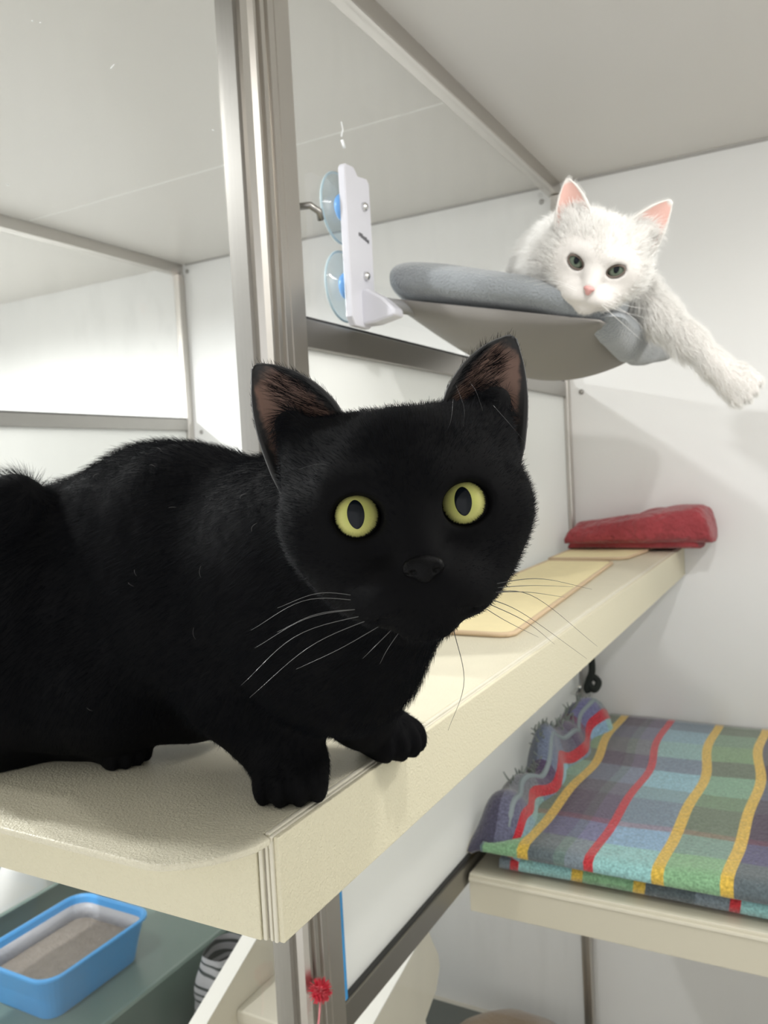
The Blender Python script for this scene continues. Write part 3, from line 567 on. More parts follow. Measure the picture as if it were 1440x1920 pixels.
# ================================================================== sculpting: signed-distance field -> one continuous skin
class Field:
    def __init__(s, lo, hi, h):
        s.lo = np.array(lo, np.float32); s.h = h; s.n = np.ceil((np.array(hi) - s.lo) / h).astype(int) + 1
        s.F = np.full(s.n, .2, np.float32)
    def sl(s, lo, hi):
        a = np.clip(np.floor((np.array(lo) - s.lo) / s.h).astype(int), 0, s.n - 1); b = np.clip(np.ceil((np.array(hi) - s.lo) / s.h).astype(int) + 1, 1, s.n)
        if np.any(b <= a): return None, None
        g = [(s.lo[i] + s.h * np.arange(a[i], b[i], dtype=np.float32)).reshape([-1 if j == i else 1 for j in range(3)]) for i in range(3)]
        return tuple(slice(a[i], b[i]) for i in range(3)), g
    def _mix(s, sl, d, k, mode):
        A = s.F[sl]
        if mode == 'sub':
            d = -d; h = np.clip(.5 - .5 * (A - d) / k, 0, 1); s.F[sl] = A * (1 - h) + d * h + k * h * (1 - h)
        else:
            h = np.clip(.5 + .5 * (A - d) / k, 0, 1); s.F[sl] = A * (1 - h) + d * h - k * h * (1 - h)
    def ell(s, c, r, rot=None, k=.01, mode='add'):
        c = np.array(c, np.float32); r = np.array(r, np.float32); m = float(r.max()) + k + .006
        sl, g = s.sl(c - m, c + m)
        if sl is None: return
        X, Y, Z = g[0] - c[0], g[1] - c[1], g[2] - c[2]
        if rot is not None:
            q = np.array(rot, np.float32); X, Y, Z = (q[0, i] * X + q[1, i] * Y + q[2, i] * Z for i in range(3))
        k0 = np.sqrt((X / r[0]) ** 2 + (Y / r[1]) ** 2 + (Z / r[2]) ** 2); k1 = np.sqrt((X / r[0] ** 2) ** 2 + (Y / r[1] ** 2) ** 2 + (Z / r[2] ** 2) ** 2) + 1e-6
        s._mix(sl, (k0 * (k0 - 1) / k1).astype(np.float32), k, mode)
    def cone(s, a, b, ra, rb, k=.01, mode='add'):
        a = np.array(a, np.float32); b = np.array(b, np.float32); m = max(ra, rb) + k + .006
        sl, g = s.sl(np.minimum(a, b) - m, np.maximum(a, b) + m)
        if sl is None: return
        ab = b - a; L = float(ab @ ab) + 1e-9
        t = np.clip(((g[0] - a[0]) * ab[0] + (g[1] - a[1]) * ab[1] + (g[2] - a[2]) * ab[2]) / L, 0, 1)
        d = np.sqrt((g[0] - a[0] - t * ab[0]) ** 2 + (g[1] - a[1] - t * ab[1]) ** 2 + (g[2] - a[2] - t * ab[2]) ** 2) - (ra + (rb - ra) * t)
        s._mix(sl, d.astype(np.float32), k, mode)
    def chain(s, pts, rad, k=.01):
        for i in range(len(pts) - 1): s.cone(pts[i], pts[i + 1], rad[i], rad[i + 1], k)
    def floor(s, z):
        """flatten everything below z"""
        Z = s.lo[2] + s.h * np.arange(s.n[2], dtype=np.float32); s.F = np.maximum(s.F, (z - Z)[None, None, :])
    def mesh(s):
        F = s.F; neg = F < 0
        cnt = np.zeros(np.array(F.shape) - 1, np.int8)
        for dx in (0, 1):
            for dy in (0, 1):
                for dz in (0, 1): cnt += neg[dx:F.shape[0] - 1 + dx, dy:F.shape[1] - 1 + dy, dz:F.shape[2] - 1 + dz]
        cells = np.argwhere((cnt > 0) & (cnt < 8)); idx = np.full(cnt.shape, -1, np.int32); idx[tuple(cells.T)] = np.arange(len(cells))
        acc = np.zeros((len(cells), 3)); num = np.zeros(len(cells))
        cr = [(x, y, z) for x in (0, 1) for y in (0, 1) for z in (0, 1)]
        for p in cr:
            for ax in range(3):
                if p[ax]: continue
                q = list(p); q[ax] = 1
                fa = F[tuple((cells + p).T)]; fb = F[tuple((cells + q).T)]; m = (fa < 0) != (fb < 0)
                t = np.where(m, fa / np.where(m, fa - fb, 1), 0); pt = np.array(p, float) + np.zeros((len(cells), 3)); pt[:, ax] += t
                acc += pt * m[:, None]; num += m
        V = s.lo + s.h * (cells + acc / num[:, None])
        Q = []
        for ax in range(3):
            o1, o2 = (ax + 1) % 3, (ax + 2) % 3
            sa = [slice(None)] * 3; sb = [slice(None)] * 3; sa[ax] = slice(0, -1); sb[ax] = slice(1, None)
            A = neg[tuple(sa)]; B = neg[tuple(sb)]; e = np.argwhere(A != B)
            e = e[(e[:, o1] > 0) & (e[:, o2] > 0) & (e[:, o1] < F.shape[o1] - 1) & (e[:, o2] < F.shape[o2] - 1)]
            fl_ = A[tuple(e.T)]
            d1 = np.zeros(3, int); d1[o1] = 1; d2 = np.zeros(3, int); d2[o2] = 1
            q = np.stack([idx[tuple((e - d1 - d2).T)], idx[tuple((e - d2).T)], idx[tuple(e.T)], idx[tuple((e - d1).T)]], 1)
            q[~fl_] = q[~fl_][:, ::-1]; Q.append(q)
        Q = np.vstack(Q)
        # light relaxation to remove stair steps
        for it in range(2):
            a = np.zeros_like(V); c = np.zeros(len(V))
            for i in range(4):
                np.add.at(a, Q[:, i], V[Q[:, (i + 1) % 4]]); np.add.at(a, Q[:, i], V[Q[:, (i + 3) % 4]]); np.add.at(c, Q[:, i], 2)
            V = V * .5 + .5 * a / c[:, None]
        return V, Q
def mesh_from(name, V, Q, m, parent, smooth=True):
    me = bpy.data.meshes.new(name); b = np.array(parent['_base']); Vl = (V - b).astype(np.float32)
    me.vertices.add(len(V)); me.vertices.foreach_set('co', Vl.ravel()); me.loops.add(Q.size); me.loops.foreach_set('vertex_index', Q.astype(np.int32).ravel())
    me.polygons.add(len(Q)); me.polygons.foreach_set('loop_start', np.arange(0, Q.size, 4, dtype=np.int32))
    me.materials.append(m); me.polygons.foreach_set('use_smooth', np.ones(len(Q), bool)); me.update(calc_edges=True); me.validate()
    return link(name, me, parent, b)
def quad_normals(V, Q):
    n = np.cross(V[Q[:, 2]] - V[Q[:, 0]], V[Q[:, 3]] - V[Q[:, 1]]); a = np.linalg.norm(n, axis=1); fn = n / (a[:, None] + 1e-12)
    vn = np.zeros_like(V)
    for i in range(4): np.add.at(vn, Q[:, i], n)
    return fn, a * .5, vn / (np.linalg.norm(vn, axis=1)[:, None] + 1e-12)
def fur(name, V, Q, m, parent, count, flow, length, lift=.45, rad=1e-4, weight=None, jitter=.18, gravity=.0, npt=5, root_in=.0008):
    """real hair strands rooted on the skin; flow(P,N)->comb direction, length(P)->metres (0 = bare)"""
    fn, area, vn = quad_normals(V, Q)
    w = area.copy(); C = V[Q].mean(1)
    if weight is not None: w *= weight(C, fn)
    pick = rng.choice(len(Q), count, p=w / w.sum()); a = rng.random((count, 1)); b = rng.random((count, 1)); q = Q[pick]
    P = (V[q[:, 0]] * (1 - a) + V[q[:, 1]] * a) * (1 - b) + (V[q[:, 3]] * (1 - a) + V[q[:, 2]] * a) * b
    Nn = (vn[q[:, 0]] * (1 - a) + vn[q[:, 1]] * a) * (1 - b) + (vn[q[:, 3]] * (1 - a) + vn[q[:, 2]] * a) * b; Nn /= np.linalg.norm(Nn, axis=1)[:, None] + 1e-9
    Ln = length(P) * rng.uniform(.65, 1.2, count); keep = Ln > 1e-4; P, Nn, Ln = P[keep], Nn[keep], Ln[keep]; n = len(P)
    fl_ = flow(P, Nn); fl_ = fl_ - Nn * np.sum(fl_ * Nn, 1)[:, None]; fl_ /= np.linalg.norm(fl_, axis=1)[:, None] + 1e-9
    clump = np.stack([noise3(P, 170, s_) for s_ in (31, 32, 33)], 1) * jitter * .9
    d0 = fl_ * (1 - lift) + Nn * lift + clump + rng.normal(0, jitter, (n, 3)); d0 /= np.linalg.norm(d0, axis=1)[:, None]
    d1 = fl_ + Nn * lift * .25 + clump * 1.2 + rng.normal(0, jitter * .8, (n, 3)); d1[:, 2] -= gravity; d1 /= np.linalg.norm(d1, axis=1)[:, None]
    t = np.linspace(0, 1, npt); PT = np.empty((n, npt, 3))
    for i, tt in enumerate(t): PT[:, i] = P - Nn * root_in + (d0 * (tt - .5 * tt * tt) + d1 * (.5 * tt * tt)) * Ln[:, None]
    return hair_obj(name, PT, rad * np.array([1, .95, .8, .55, .12])[None, :npt] * rng.uniform(.7, 1.2, (n, 1)), m, parent)
def hair_obj(name, PT, RD, m, parent):
    n, npt, _ = PT.shape; b = np.array(parent['_base'])
    cu = bpy.data.hair_curves.new(name); cu.add_curves([npt] * n)
    cu.attributes['position'].data.foreach_set('vector', (PT - b).astype(np.float32).ravel())
    ra = cu.attributes.get('radius') or cu.attributes.new('radius', 'FLOAT', 'POINT'); ra.data.foreach_set('value', np.broadcast_to(RD, (n, npt)).astype(np.float32).ravel())
    cu.materials.append(m)
    return link(name, cu, parent, b)
def head_frame(p, roll, yaw, pitch):
    """columns: viewer-left, towards the lens, up - turned by roll (counter-clockwise), yaw (to viewer-right), pitch (down)"""
    f = -norm(p); up = norm(-R[1] - f * np.dot(-R[1], f)); left = norm(np.cross(f, up)); left = left if np.dot(left, -R[0]) > 0 else -left
    up, left = up * math.cos(roll) + left * math.sin(roll), left * math.cos(roll) - up * math.sin(roll)
    f, left = f * math.cos(yaw) - left * math.sin(yaw), left * math.cos(yaw) + f * math.sin(yaw)
    f, up = f * math.cos(pitch) - up * math.sin(pitch), up * math.cos(pitch) + f * math.sin(pitch)
    return np.stack([left, f, up], 1)
def sculpt_head(F, H, B, s, eyes, squint, white=False):
    """adds a cat's head to field F: H origin between the eyes, B axes, s metres per head-millimetre"""
    L = lambda x, y, z: H + B @ np.array([x, y, z]) * s
    def e(c, r, k=8, mode='add', rot=None):
        F.ell(L(*c), np.array(r) * s, B if rot is None else B @ rot, k * s, mode)
    e((0, -40, 4), (55, 48, 47), 4); e((0, -16, 18), (38, 26, 30), 14)
    for sx in (-1, 1):
        e((sx * 37, -30, -4), (27, 33, 30), 14); e((sx * 26, -18, -29), (21, 26, 21), 16); e((sx * 28, -42, 30), (25, 28, 22), 12)
        e((sx * 24, -8, 2), (19, 17, 17), 10)
    F.cone(L(0, -3, 10), L(0, 19, -22), 15 * s, 10 * s, 15 * s)
    for sx in (-1, 1):
        e((sx * 11, 13, -38), (14.5, 15, 12.5), 10); e((sx * 20, 2, -40), (13, 14, 12), 14)
        F.cone(L(sx * 10, 9, 13), L(sx * 34, -4, 16), 7 * s, 6 * s, 9 * s)
    e((0, 8, -52), (15, 13, 10), 6)
    # mouth line and philtrum
    F.cone(L(0, 31.5, -35), L(0, 30, -43), 1.1 * s, 1.2 * s, 2.5 * s, 'sub')
    for sx in (-1, 1): F.cone(L(0, 29.5, -43.5), L(sx * 13, 25, -49), 1.3 * s, 1.5 * s, 2.5 * s, 'sub'); F.cone(L(sx * 13, 25, -49), L(sx * 25, 12, -47), 1.5 * s, .8 * s, 2.5 * s, 'sub')
    # eye openings, almond, outer corner up
    for ex, ey, ez, tilt in eyes:
        q = np.array([[math.cos(tilt), 0, -math.sin(tilt)], [0, 1, 0], [math.sin(tilt), 0, math.cos(tilt)]])
        e((ex, ey, ez), (12.6, 24, 12.6 * squint), 2.2, 'sub', q)
    return L
def eye_mat(name, inner, outer, pup, rim=(.01, .01, .01), R_=1.0):
    """pup: half-width, half-height of the slit in eyeball radii"""
    m = bpy.data.materials.new(name); m.use_nodes = True; nt = m.node_tree; N = nt.nodes; L = nt.links; b = N['Principled BSDF']
    b.inputs['Roughness'].default_value = .30; b.inputs['Coat Weight'].default_value = .28; b.inputs['Coat Roughness'].default_value = .02; b.inputs['Specular IOR Level'].default_value = .05
    uv = N.new('ShaderNodeUVMap'); sp = N.new('ShaderNodeSeparateXYZ'); L.new(uv.outputs[0], sp.inputs[0])
    def mth(op, a, b_=None, c=None):
        n = N.new('ShaderNodeMath'); n.operation = op
        for i, x in enumerate((a, b_, c)):
            if x is None: continue
            if isinstance(x, (int, float)): n.inputs[i].default_value = x
            else: L.new(x, n.inputs[i])
        return n.outputs[0]
    x = mth('SUBTRACT', sp.outputs[0], .5); z = mth('SUBTRACT', sp.outputs[1], .5)
    r = mth('SQRT', mth('ADD', mth('MULTIPLY', x, x), mth('MULTIPLY', z, z)))            # 0.5 = eyeball equator
    ramp = N.new('ShaderNodeValToRGB'); el = ramp.color_ramp.elements
    el[0].position = .0; el[0].color = (*inner, 1); el[1].position = .46; el[1].color = (*rim, 1)
    for p, c in ((.16, inner), (.34, outer), (.405, tuple(k * .75 for k in outer)), (.435, rim)):
        k = el.new(p); k.color = (*c, 1)
    nz = N.new('ShaderNodeTexNoise'); nz.inputs['Scale'].default_value = 3.; nz.inputs['Detail'].default_value = 4
    ang = mth('ARCTAN2', x, z); cx = N.new('ShaderNodeCombineXYZ'); L.new(mth('MULTIPLY', ang, 5.), cx.inputs[0]); L.new(mth('MULTIPLY', r, 3.), cx.inputs[1]); L.new(cx.outputs[0], nz.inputs['Vector'])
    L.new(mth('ADD', r, mth('MULTIPLY', mth('SUBTRACT', nz.outputs['Fac'], .5), .10)), ramp.inputs[0])
    # pointed-oval slit: |x| < w*(1-(z/h)^2)
    zz = mth('DIVIDE', z, pup[1] * .5); lim = mth('MULTIPLY', mth('POWER', mth('MAXIMUM', mth('SUBTRACT', 1., mth('MULTIPLY', zz, zz)), 0.), .55), pup[0] * .5)
    inn = mth('LESS_THAN', mth('ABSOLUTE', x), lim)
    mx = N.new('ShaderNodeMix'); mx.data_type = 'RGBA'; L.new(inn, mx.inputs['Factor']); L.new(ramp.outputs[0], mx.inputs['A']); mx.inputs['B'].default_value = (.004, .006, .009, 1); L.new(mx.outputs['Result'], b.inputs['Base Color'])
    return m
def eyeball(parent, c, axis, up, r, m):
    """sphere whose UV map is the disc seen along its own axis"""
    ax = norm(axis); up = norm(up - ax * np.dot(up, ax)); rt = np.cross(up, ax)
    V, U = [], []; nu, nv = 28, 36
    for i in range(nu + 1):
        th = math.pi * i / nu
        for k in range(nv):
            ph = 2 * math.pi * k / nv; d = ax * math.cos(th) + math.sin(th) * (rt * math.cos(ph) + up * math.sin(ph)); V.append(c + r * d)
            rr = .5 * math.sin(th) if th < math.pi / 2 else .5
            U.append((.5 + rr * math.cos(ph), .5 + rr * math.sin(ph)))
    Fc = [(i * nv + k, (i + 1) * nv + k, (i + 1) * nv + (k + 1) % nv, i * nv + (k + 1) % nv) for i in range(nu) for k in range(nv)]
    mb = MB(); mb.add(V, Fc, 0, U); return mb.build('eye', m, parent, smooth=True, uv=True)
def ear(parent, L, side, inner, outer, tip, back, cup, mats, bulge_o=5, bulge_i=4, thick=.0016, root=10):
    """cupped ear; inner/outer base and tip in head millimetres; side +1 = viewer-left"""
    I, O, T = (np.array(v, float) for v in (inner, outer, tip))
    n1 = norm(np.cross(O - I, T - I)); n1 = n1 if n1[1] > 0 else -n1          # opening direction
    wdir = norm(O - I)
    def fn(u, v):
        v2 = v * 1.0; s_ = u * 2 - 1
        ax_ = (I + O) / 2 + (T - (I + O) / 2) * v2[:, None]; w_ = np.clip(1 - v2, 0, 1) ** .70; hw = (O - I) / 2
        tI = ax_ - hw * w_[:, None] - wdir * (bulge_i * np.sin(np.pi * np.clip(v2, 0, 1)) ** .9)[:, None]
        tO = ax_ + hw * w_[:, None] + wdir * (bulge_o * np.sin(np.pi * np.clip(v2 ** 1.2, 0, 1)) ** .9)[:, None]
        rnd = (1.2 * np.clip(1 - (1 - v2) / .10, 0, 1))[:, None]               # blunt tip
        P = tI * (1 - u)[:, None] + tO * u[:, None] + wdir * (s_ * rnd[:, 0])[:, None]
        P = P - n1 * (cup * (1 - s_ ** 2) * (1 - v2) ** .8 * (.55 + .45 * np.cos(v2 * 1.4)))[:, None] - (T - (I + O) / 2) / 50. * ((s_ ** 2) * 1.0 * np.clip((v2 - .86) / .14, 0, 1))[:, None]
        low = np.clip(.0 - 0 * v2, 0, 1)
        P = P + np.array([0, back, 0]) * (v2 * 0)[:, None]
        sink = np.clip(1 - v2 / .10, 0, 1)[:, None] * np.array([-side * 4, -3, -root]); P = P + sink
        return np.stack([L(*p) for p in P])
    mb = MB(); mb.grid(fn, 24, 22)
    o = mb.build('ear', mats, parent, smooth=True, uv=True)
    V = np.array(mb.v); Q = np.array(mb.f)
    nrm = np.cross(V[Q[:, 2]] - V[Q[:, 0]], V[Q[:, 3]] - V[Q[:, 1]]).mean(0); fwd = L(0, 1, 0) - L(0, 0, 0)
    flip = np.dot(nrm, (L(*(n1)) - L(0, 0, 0))) < 0
    if flip:
        o.data.flip_normals(); Q = Q[:, ::-1]
    sd = o.modifiers.new('thick', 'SOLIDIFY'); sd.thickness = thick; sd.offset = -1; sd.material_offset = 1; sd.material_offset_rim = 1
    return o, V, Q, fn
def ear_mats(nm, skin, fur_c, rimw):
    m = mat(nm + '_ear_skin', skin, .6, sss=.0); nt = m.node_tree; N = nt.nodes; L = nt.links; b = N['Principled BSDF']
    uv = N.new('ShaderNodeUVMap'); sp = N.new('ShaderNodeSeparateXYZ'); L.new(uv.outputs[0], sp.inputs[0])
    def mth(op, a, b_): 
        n = N.new('ShaderNodeMath'); n.operation = op
        for i, x in enumerate((a, b_)):
            if isinstance(x, (int, float)): n.inputs[i].default_value = x
            else: L.new(x, n.inputs[i])
        return n.outputs[0]
    e1 = mth('MINIMUM', sp.outputs[0], mth('SUBTRACT', 1., sp.outputs[0])); e2 = mth('MINIMUM', e1, mth('MULTIPLY', mth('SUBTRACT', 1., sp.outputs[1]), .8))
    tc = N.new('ShaderNodeTexCoord'); nz = N.new('ShaderNodeTexNoise'); nz.inputs['Scale'].default_value = 240; nz.inputs['Detail'].default_value = 5; L.new(tc.outputs['Object'], nz.inputs['Vector'])
    mr = N.new('ShaderNodeMapRange'); mr.interpolation_type = 'SMOOTHSTEP'; mr.inputs[1].default_value = rimw * .35; mr.inputs[2].default_value = rimw; L.new(mth('ADD', e2, mth('MULTIPLY', mth('SUBTRACT', nz.outputs['Fac'], .5), rimw * .8)), mr.inputs[0])
    mx = N.new('ShaderNodeMix'); mx.data_type = 'RGBA'; mx.inputs['A'].default_value = (*fur_c, 1); mx.inputs['B'].default_value = (*skin, 1); L.new(mr.outputs[0], mx.inputs['Factor']); L.new(mx.outputs['Result'], b.inputs['Base Color'])
    return [m, mat(nm + '_ear_back', fur_c, .6, sheen=.1)]
def whisker(parent, pts, m, r0=.00022):
    P = spline(pts, 16); MB().tube(P, np.linspace(r0, r0 * .25, 16), 4).build('whisker', m, parent, smooth=True)
# ================================================================== the black cat
M_bskin = mat('black_skin', (.003, .003, .0035), .8, spec=.08)
M_bfur = mat('black_fur', (.0028, .0034, .0050), .5, spec=.06)
bc = thing('black_cat', 'black shorthaired cat with yellow green eyes crouching on the shelf', 'cat', tuple(at(430, 1400, .60) * [1, 1, 0] + [0, 0, ZT]))
He = at(771, 953, .385); Bh = head_frame(He, math.radians(7.0), math.radians(4.5), 0.0); sh_ = .001 * 1.0
FB = Field((-.62, .24, -.224), (-.06, .74, .09), .0016)
def A(px, py, d): return at(px, py, d)
def spx(px, d): return px * d / F_PX
camB = np.stack([R[0], R[2], -R[1]], 1)      # columns: picture right, away, up
# trunk
FB.ell(A(575, 1120, .545), (.058, .062, .078), camB, .03)
FB.ell(A(400, 1085, .60), (.072, .064, .094), camB, .04)
FB.ell(A(300, 1065, .64), (.082, .066, .098), camB, .04)
FB.ell(A(150, 1140, .675), (.070, .066, .104), camB, .04)
FB.ell(A(320, 985, .595), (.034, .026, .048), camB, .025)            # near shoulder blade
FB.cone(A(760, 960, .455), A(560, 1030, .55), .050, .060, .04)         # neck
FB.cone(A(740, 1090, .455), A(650, 1180, .53), .036, .055, .03)        # throat
FB.ell(A(650, 1215, .555), (.042, .045, .054), camB, .03)              # breast
FB.ell(A(350, 1270, .66), (.062, .05, .052), camB, .02)                 # belly
# near foreleg
FB.chain([A(450, 1180, .565), A(455, 1290, .575), A(520, 1385, .563), A(545, 1432, .556)], [.040, .036, .0235, .021], .02)
def paw(c, fwd, w, l, h, k=.008):
    """a paw on the shelf: pad, four toes; fwd horizontal"""
    f = norm(np.array([fwd[0], fwd[1], 0])); sd = np.array([-f[1], f[0], 0]); q = np.stack([sd, f, np.array([0, 0, 1.])], 1)
    FB.ell(c, (w * .5, l * .5, h * .62), q, k)
    for i, o in enumerate((-.36, -.13, .13, .36)):
        FB.ell(c + sd * w * o + f * l * (.40 - abs(o) * .42) - np.array([0, 0, h * .10]), (w * .145, l * .25, h * .42), q, .0035)
pw1 = A(548, 1440, .556); pw1[2] = ZT + .0165
paw(pw1, (.55, -1.0), .050, .056, .034)
pw2 = A(722, 1372, .628); pw2[2] = ZT + .0155
FB.chain([A(650, 1260, .575), A(675, 1335, .60), A(700, 1372, .615)], [.036, .022, .017], .018)
paw(pw2, (1.0, -.42), .044, .058, .033)
# hind leg, haunch and tail
FB.ell(A(120, 1210, .635), (.066, .050, .082), camB, .03)
FB.ell(A(215, 1290, .622), (.040, .036, .048), camB, .03)
hf = A(225, 1425, .640); hf[2] = ZT + .0125
FB.cone(A(110, 1390, .665), hf + [-.02, 0, .002], .020, .016, .015)
paw(hf, (1.0, -.35), .038, .050, .027)
FB.chain([A(28, 945, .610), A(30, 1080, .612), A(10, 1250, .625), A(-20, 1370, .65)], [.0225, .030, .042, .040], .02)
FB.chain([A(-20, 1370, .65), A(40, 1400, .655)], [.03, .018], .02)
Lh = sculpt_head(FB, He, Bh, sh_, [(25.6, 12, -1, math.radians(12)), (-25.6, 12, -1, math.radians(-12))], .86)
for sx in (-1, 1): FB.cone(Lh(sx * 44, -40, 28), Lh(sx * 54, -40, 50), .017, .008, .014)      # ear roots
FB.floor(ZT + .0004)
VB, QB = FB.mesh()
body = mesh_from('body', VB, QB, M_bskin, bc)
# eyes
gaze = norm(-He + np.array([0, 0, .05]))
M_eye = eye_mat('green_gold_iris', (.40, .42, .115), (.50, .49, .17), (.34, .58), R_=1)
up_h = Bh[:, 2]
for sx in (1, -1):
    c = Lh(sx * 25.6, -3.2, -1); g = norm(norm(-c) + up_h * .13 + Bh[:, 0] * (.05 if sx > 0 else .03))
    eyeball(bc, c, g, up_h, .0118, M_eye)
# nose leather with nostrils
FN = Field(Lh(0, 24, -28) - .018, Lh(0, 24, -28) + .018, .0006)
def ne(c, r, k=1.5, mode='add'): FN.ell(Lh(*c), np.array(r) * .001, Bh, k * .001, mode)
ne((0, 26.5, -25), (8.2, 5.5, 4.6), 1); ne((0, 28.5, -29), (4.6, 3.5, 4.2), 3)
for sx in (-1, 1):
    ne((sx * 6.2, 27.5, -26.5), (3.2, 3.6, 3.4), 2); ne((sx * 5.2, 32.5, -28.0), (1.9, 3.4, 1.5), .8, 'sub'); ne((sx * 8.2, 31.0, -28.6), (1.8, 3., .8), .6, 'sub')
VN, QN = FN.mesh(); mesh_from('nose', VN, QN, mat('black_nose_leather', (.003, .003, .0034), .42, spec=.08, bump=(1600, .5, .0004)), bc)
# ears
eb = ear_mats('black', (.15, .085, .062), (.006, .0058, .006), .17)
ears = []
for sx in (1, -1):
    ears.append(ear(bc, Lh, sx, (sx * 27, -36, 54), (sx * 64, -38, 20), (sx * 69, -46, 84), 0, 15, eb, bulge_o=3, bulge_i=4))
# fur
nose_p = Lh(0, 30, -26); eyesP = [Lh(sx * 25.6, 6, -1) for sx in (1, -1)]
Bhi = Bh.T
def hl(P): return (P - He) @ Bh / sh_           # head millimetres
bdir = norm(A(120, 1150, .66) - A(640, 1120, .53))
def flowB(P, N):
    q = hl(P); hd = np.clip(1.2 - np.linalg.norm((q - [0, -28, -4]) / [70, 66, 66], axis=1), 0, .25) * 4
    a = P - nose_p; a = a / (np.linalg.norm(a, axis=1)[:, None] + 1e-9); a[:, 2] -= .15
    b = np.tile(bdir + np.array([0, 0, -.55]), (len(P), 1))
    b[:, 2] -= 1.2 * np.clip((-.12 - P[:, 2]) / .06, 0, 1)
    tail = P[:, 0] < -.525; b[tail] += np.array([0, 0, .9])
    return a * hd[:, None] + b * (1 - hd)[:, None]
def lenB(P):
    q = hl(P); d = np.linalg.norm(q - [0, 30, -28], axis=1)
    L_ = np.full(len(P), .0125)
    hd = np.linalg.norm((q - [0, -28, -4]) / [70, 66, 66], axis=1)
    face = .0022 + .0052 * np.clip((d - 14) / 60, 0, 1); w = np.clip((1.22 - hd) / .2, 0, 1); L_ = L_ * (1 - w) + face * w
    h = P[:, 2] - ZT; L_ = np.where((h < .05) & (hd > 1.3), np.minimum(L_, .0035 + .12 * np.clip(h - .008, 0, 1)), L_)
    for e_ in eyesP:
        de = np.linalg.norm(P - e_, axis=1); L_ = np.where(de < .0135, 0, np.where(de < .026, np.minimum(L_, .0016 + .3 * np.clip(de - .0135, 0, 1)), L_))
    L_ = np.where(np.linalg.norm((q - [0, 27, -27]) / [10, 10, 6.5], axis=1) < 1, 0, L_)
    L_ = np.where((P[:, 0] < -.50) & (P[:, 2] > -.05), L_ * 1.35, L_)
    return L_
fo = fur('fur', VB, QB, M_bfur, bc, 150000, flowB, lenB, lift=.34, rad=.000085, jitter=.15, weight=lambda C, n: np.where(np.linalg.norm((hl(C) - [0, -28, -4]) / [75, 70, 70], axis=1) < 1.1, 2.4, 1.))
tag(fo, kind='stuff')
# a few pale stray hairs caught in the coat
pk = [(200, 900), (290, 885), (490, 1000), (265, 1070), (255, 1090), (395, 1060), (380, 1170), (170, 1318), (345, 960), (480, 935), (310, 860)]
NB = quad_normals(VB, QB)[2]; pv = np.stack([720 + F_PX * (VB @ R[0]) / (VB @ R[2]), 960 + F_PX * (VB @ R[1]) / (VB @ R[2])], 1); fr_ = np.sum(NB * VB, 1) < 0
PT = []
for px, py in pk:
    d2 = np.sum((pv - [px, py]) ** 2, 1) + np.where(fr_, 0, 1e6); i = int(np.argmin(d2)); t_ = rng.normal(0, 1, 3); t_ -= NB[i] * np.dot(t_, NB[i]); t_ = norm(t_); o_ = norm(np.cross(t_, NB[i])); L_ = rng.uniform(.004, .009)
    PT.append([VB[i] + NB[i] * (.0072 + .0015 * math.sin(3 * t)) + t_ * L_ * t + o_ * L_ * .15 * t * t for t in np.linspace(0, 1, 5)])
tag(hair_obj('stray_hair', np.array(PT), np.array([.8, 1, 1, .9, .5])[None] * 6e-5, mat('pale_hair', (.16, .155, .15), .5), bc), kind='stuff')
# tufts inside and behind the ears
for (eo, V, Q, fn), sx in zip(ears, (1, -1)):
    n = 420; u = rng.uniform(.02, .5, n) if True else 0; v = rng.uniform(.03, .75, n)
    P = fn(u, v); up = Lh(sx * 45, -40, 90) - Lh(sx * 40, -30, 40); fw = Bh[:, 1]; lat = Bh[:, 0] * sx
    d = norm(up)[None] * .45 + fw[None] * .35 + lat[None] * .75 + rng.normal(0, .16, (n, 3)); d /= np.linalg.norm(d, axis=1)[:, None]
    Ln = rng.uniform(.010, .020, n) * (1 - v * .6); PT = np.stack([P + d * (Ln * t)[:, None] - fw[None] * (.16 * Ln * t * t)[:, None] for t in np.linspace(0, 1, 5)], 1)
    tag(hair_obj('ear_tuft', PT, np.array([1, .9, .75, .5, .1])[None] * 8e-5, M_bfur, eo), kind='stuff')
    fur_e = fur('ear_fur', V, Q[:, ::-1], M_bfur, eo, 2600, lambda P, N: np.tile(up, (len(P), 1)), lambda P: np.full(len(P), .0042), lift=.25, rad=8e-5, root_in=-.0016)
    tag(fur_e, kind='stuff')
# whiskers: pad root -> bend -> tip
M_wh = mat('black_whisker', (.03, .03, .032), .3, spec=.6)
M_wh2 = mat('pale_whisker', (.10, .10, .10), .3, spec=.6)
for sx, lst in ((1, [((700, 1128), (575, 1125), (470, 1182)), ((705, 1138), (580, 1158), (478, 1215)), ((712, 1146), (560, 1190), (452, 1285)), ((720, 1150), (585, 1210), (468, 1308)), ((715, 1140), (600, 1150), (520, 1185)), ((735, 1160), (640, 1215), (555, 1255)), ((690, 1120), (600, 1112), (520, 1140)), ((745, 1170), (700, 1215), (680, 1235)), ((758, 1172), (728, 1215), (712, 1245))]),
                (-1, [((908, 1098), (1010, 1085), (1110, 1105)), ((908, 1110), (1000, 1118), (1120, 1212)), ((905, 1118), (980, 1150), (1100, 1235)), ((900, 1112), (985, 1110), (1060, 1120)), ((898, 1124), (985, 1165), (1040, 1208)), ((893, 1130), (950, 1165), (1010, 1195)), ((900, 1105), (990, 1098), (1075, 1100)), ((850, 1178), (870, 1280), (840, 1370))])):
    for a, b, c in lst:
        whisker(bc, [at(*a, .375), at(*b, .37 if sx > 0 else .39), at(*c, .375 if sx > 0 else .42)], M_wh2 if sx > 0 else M_wh)
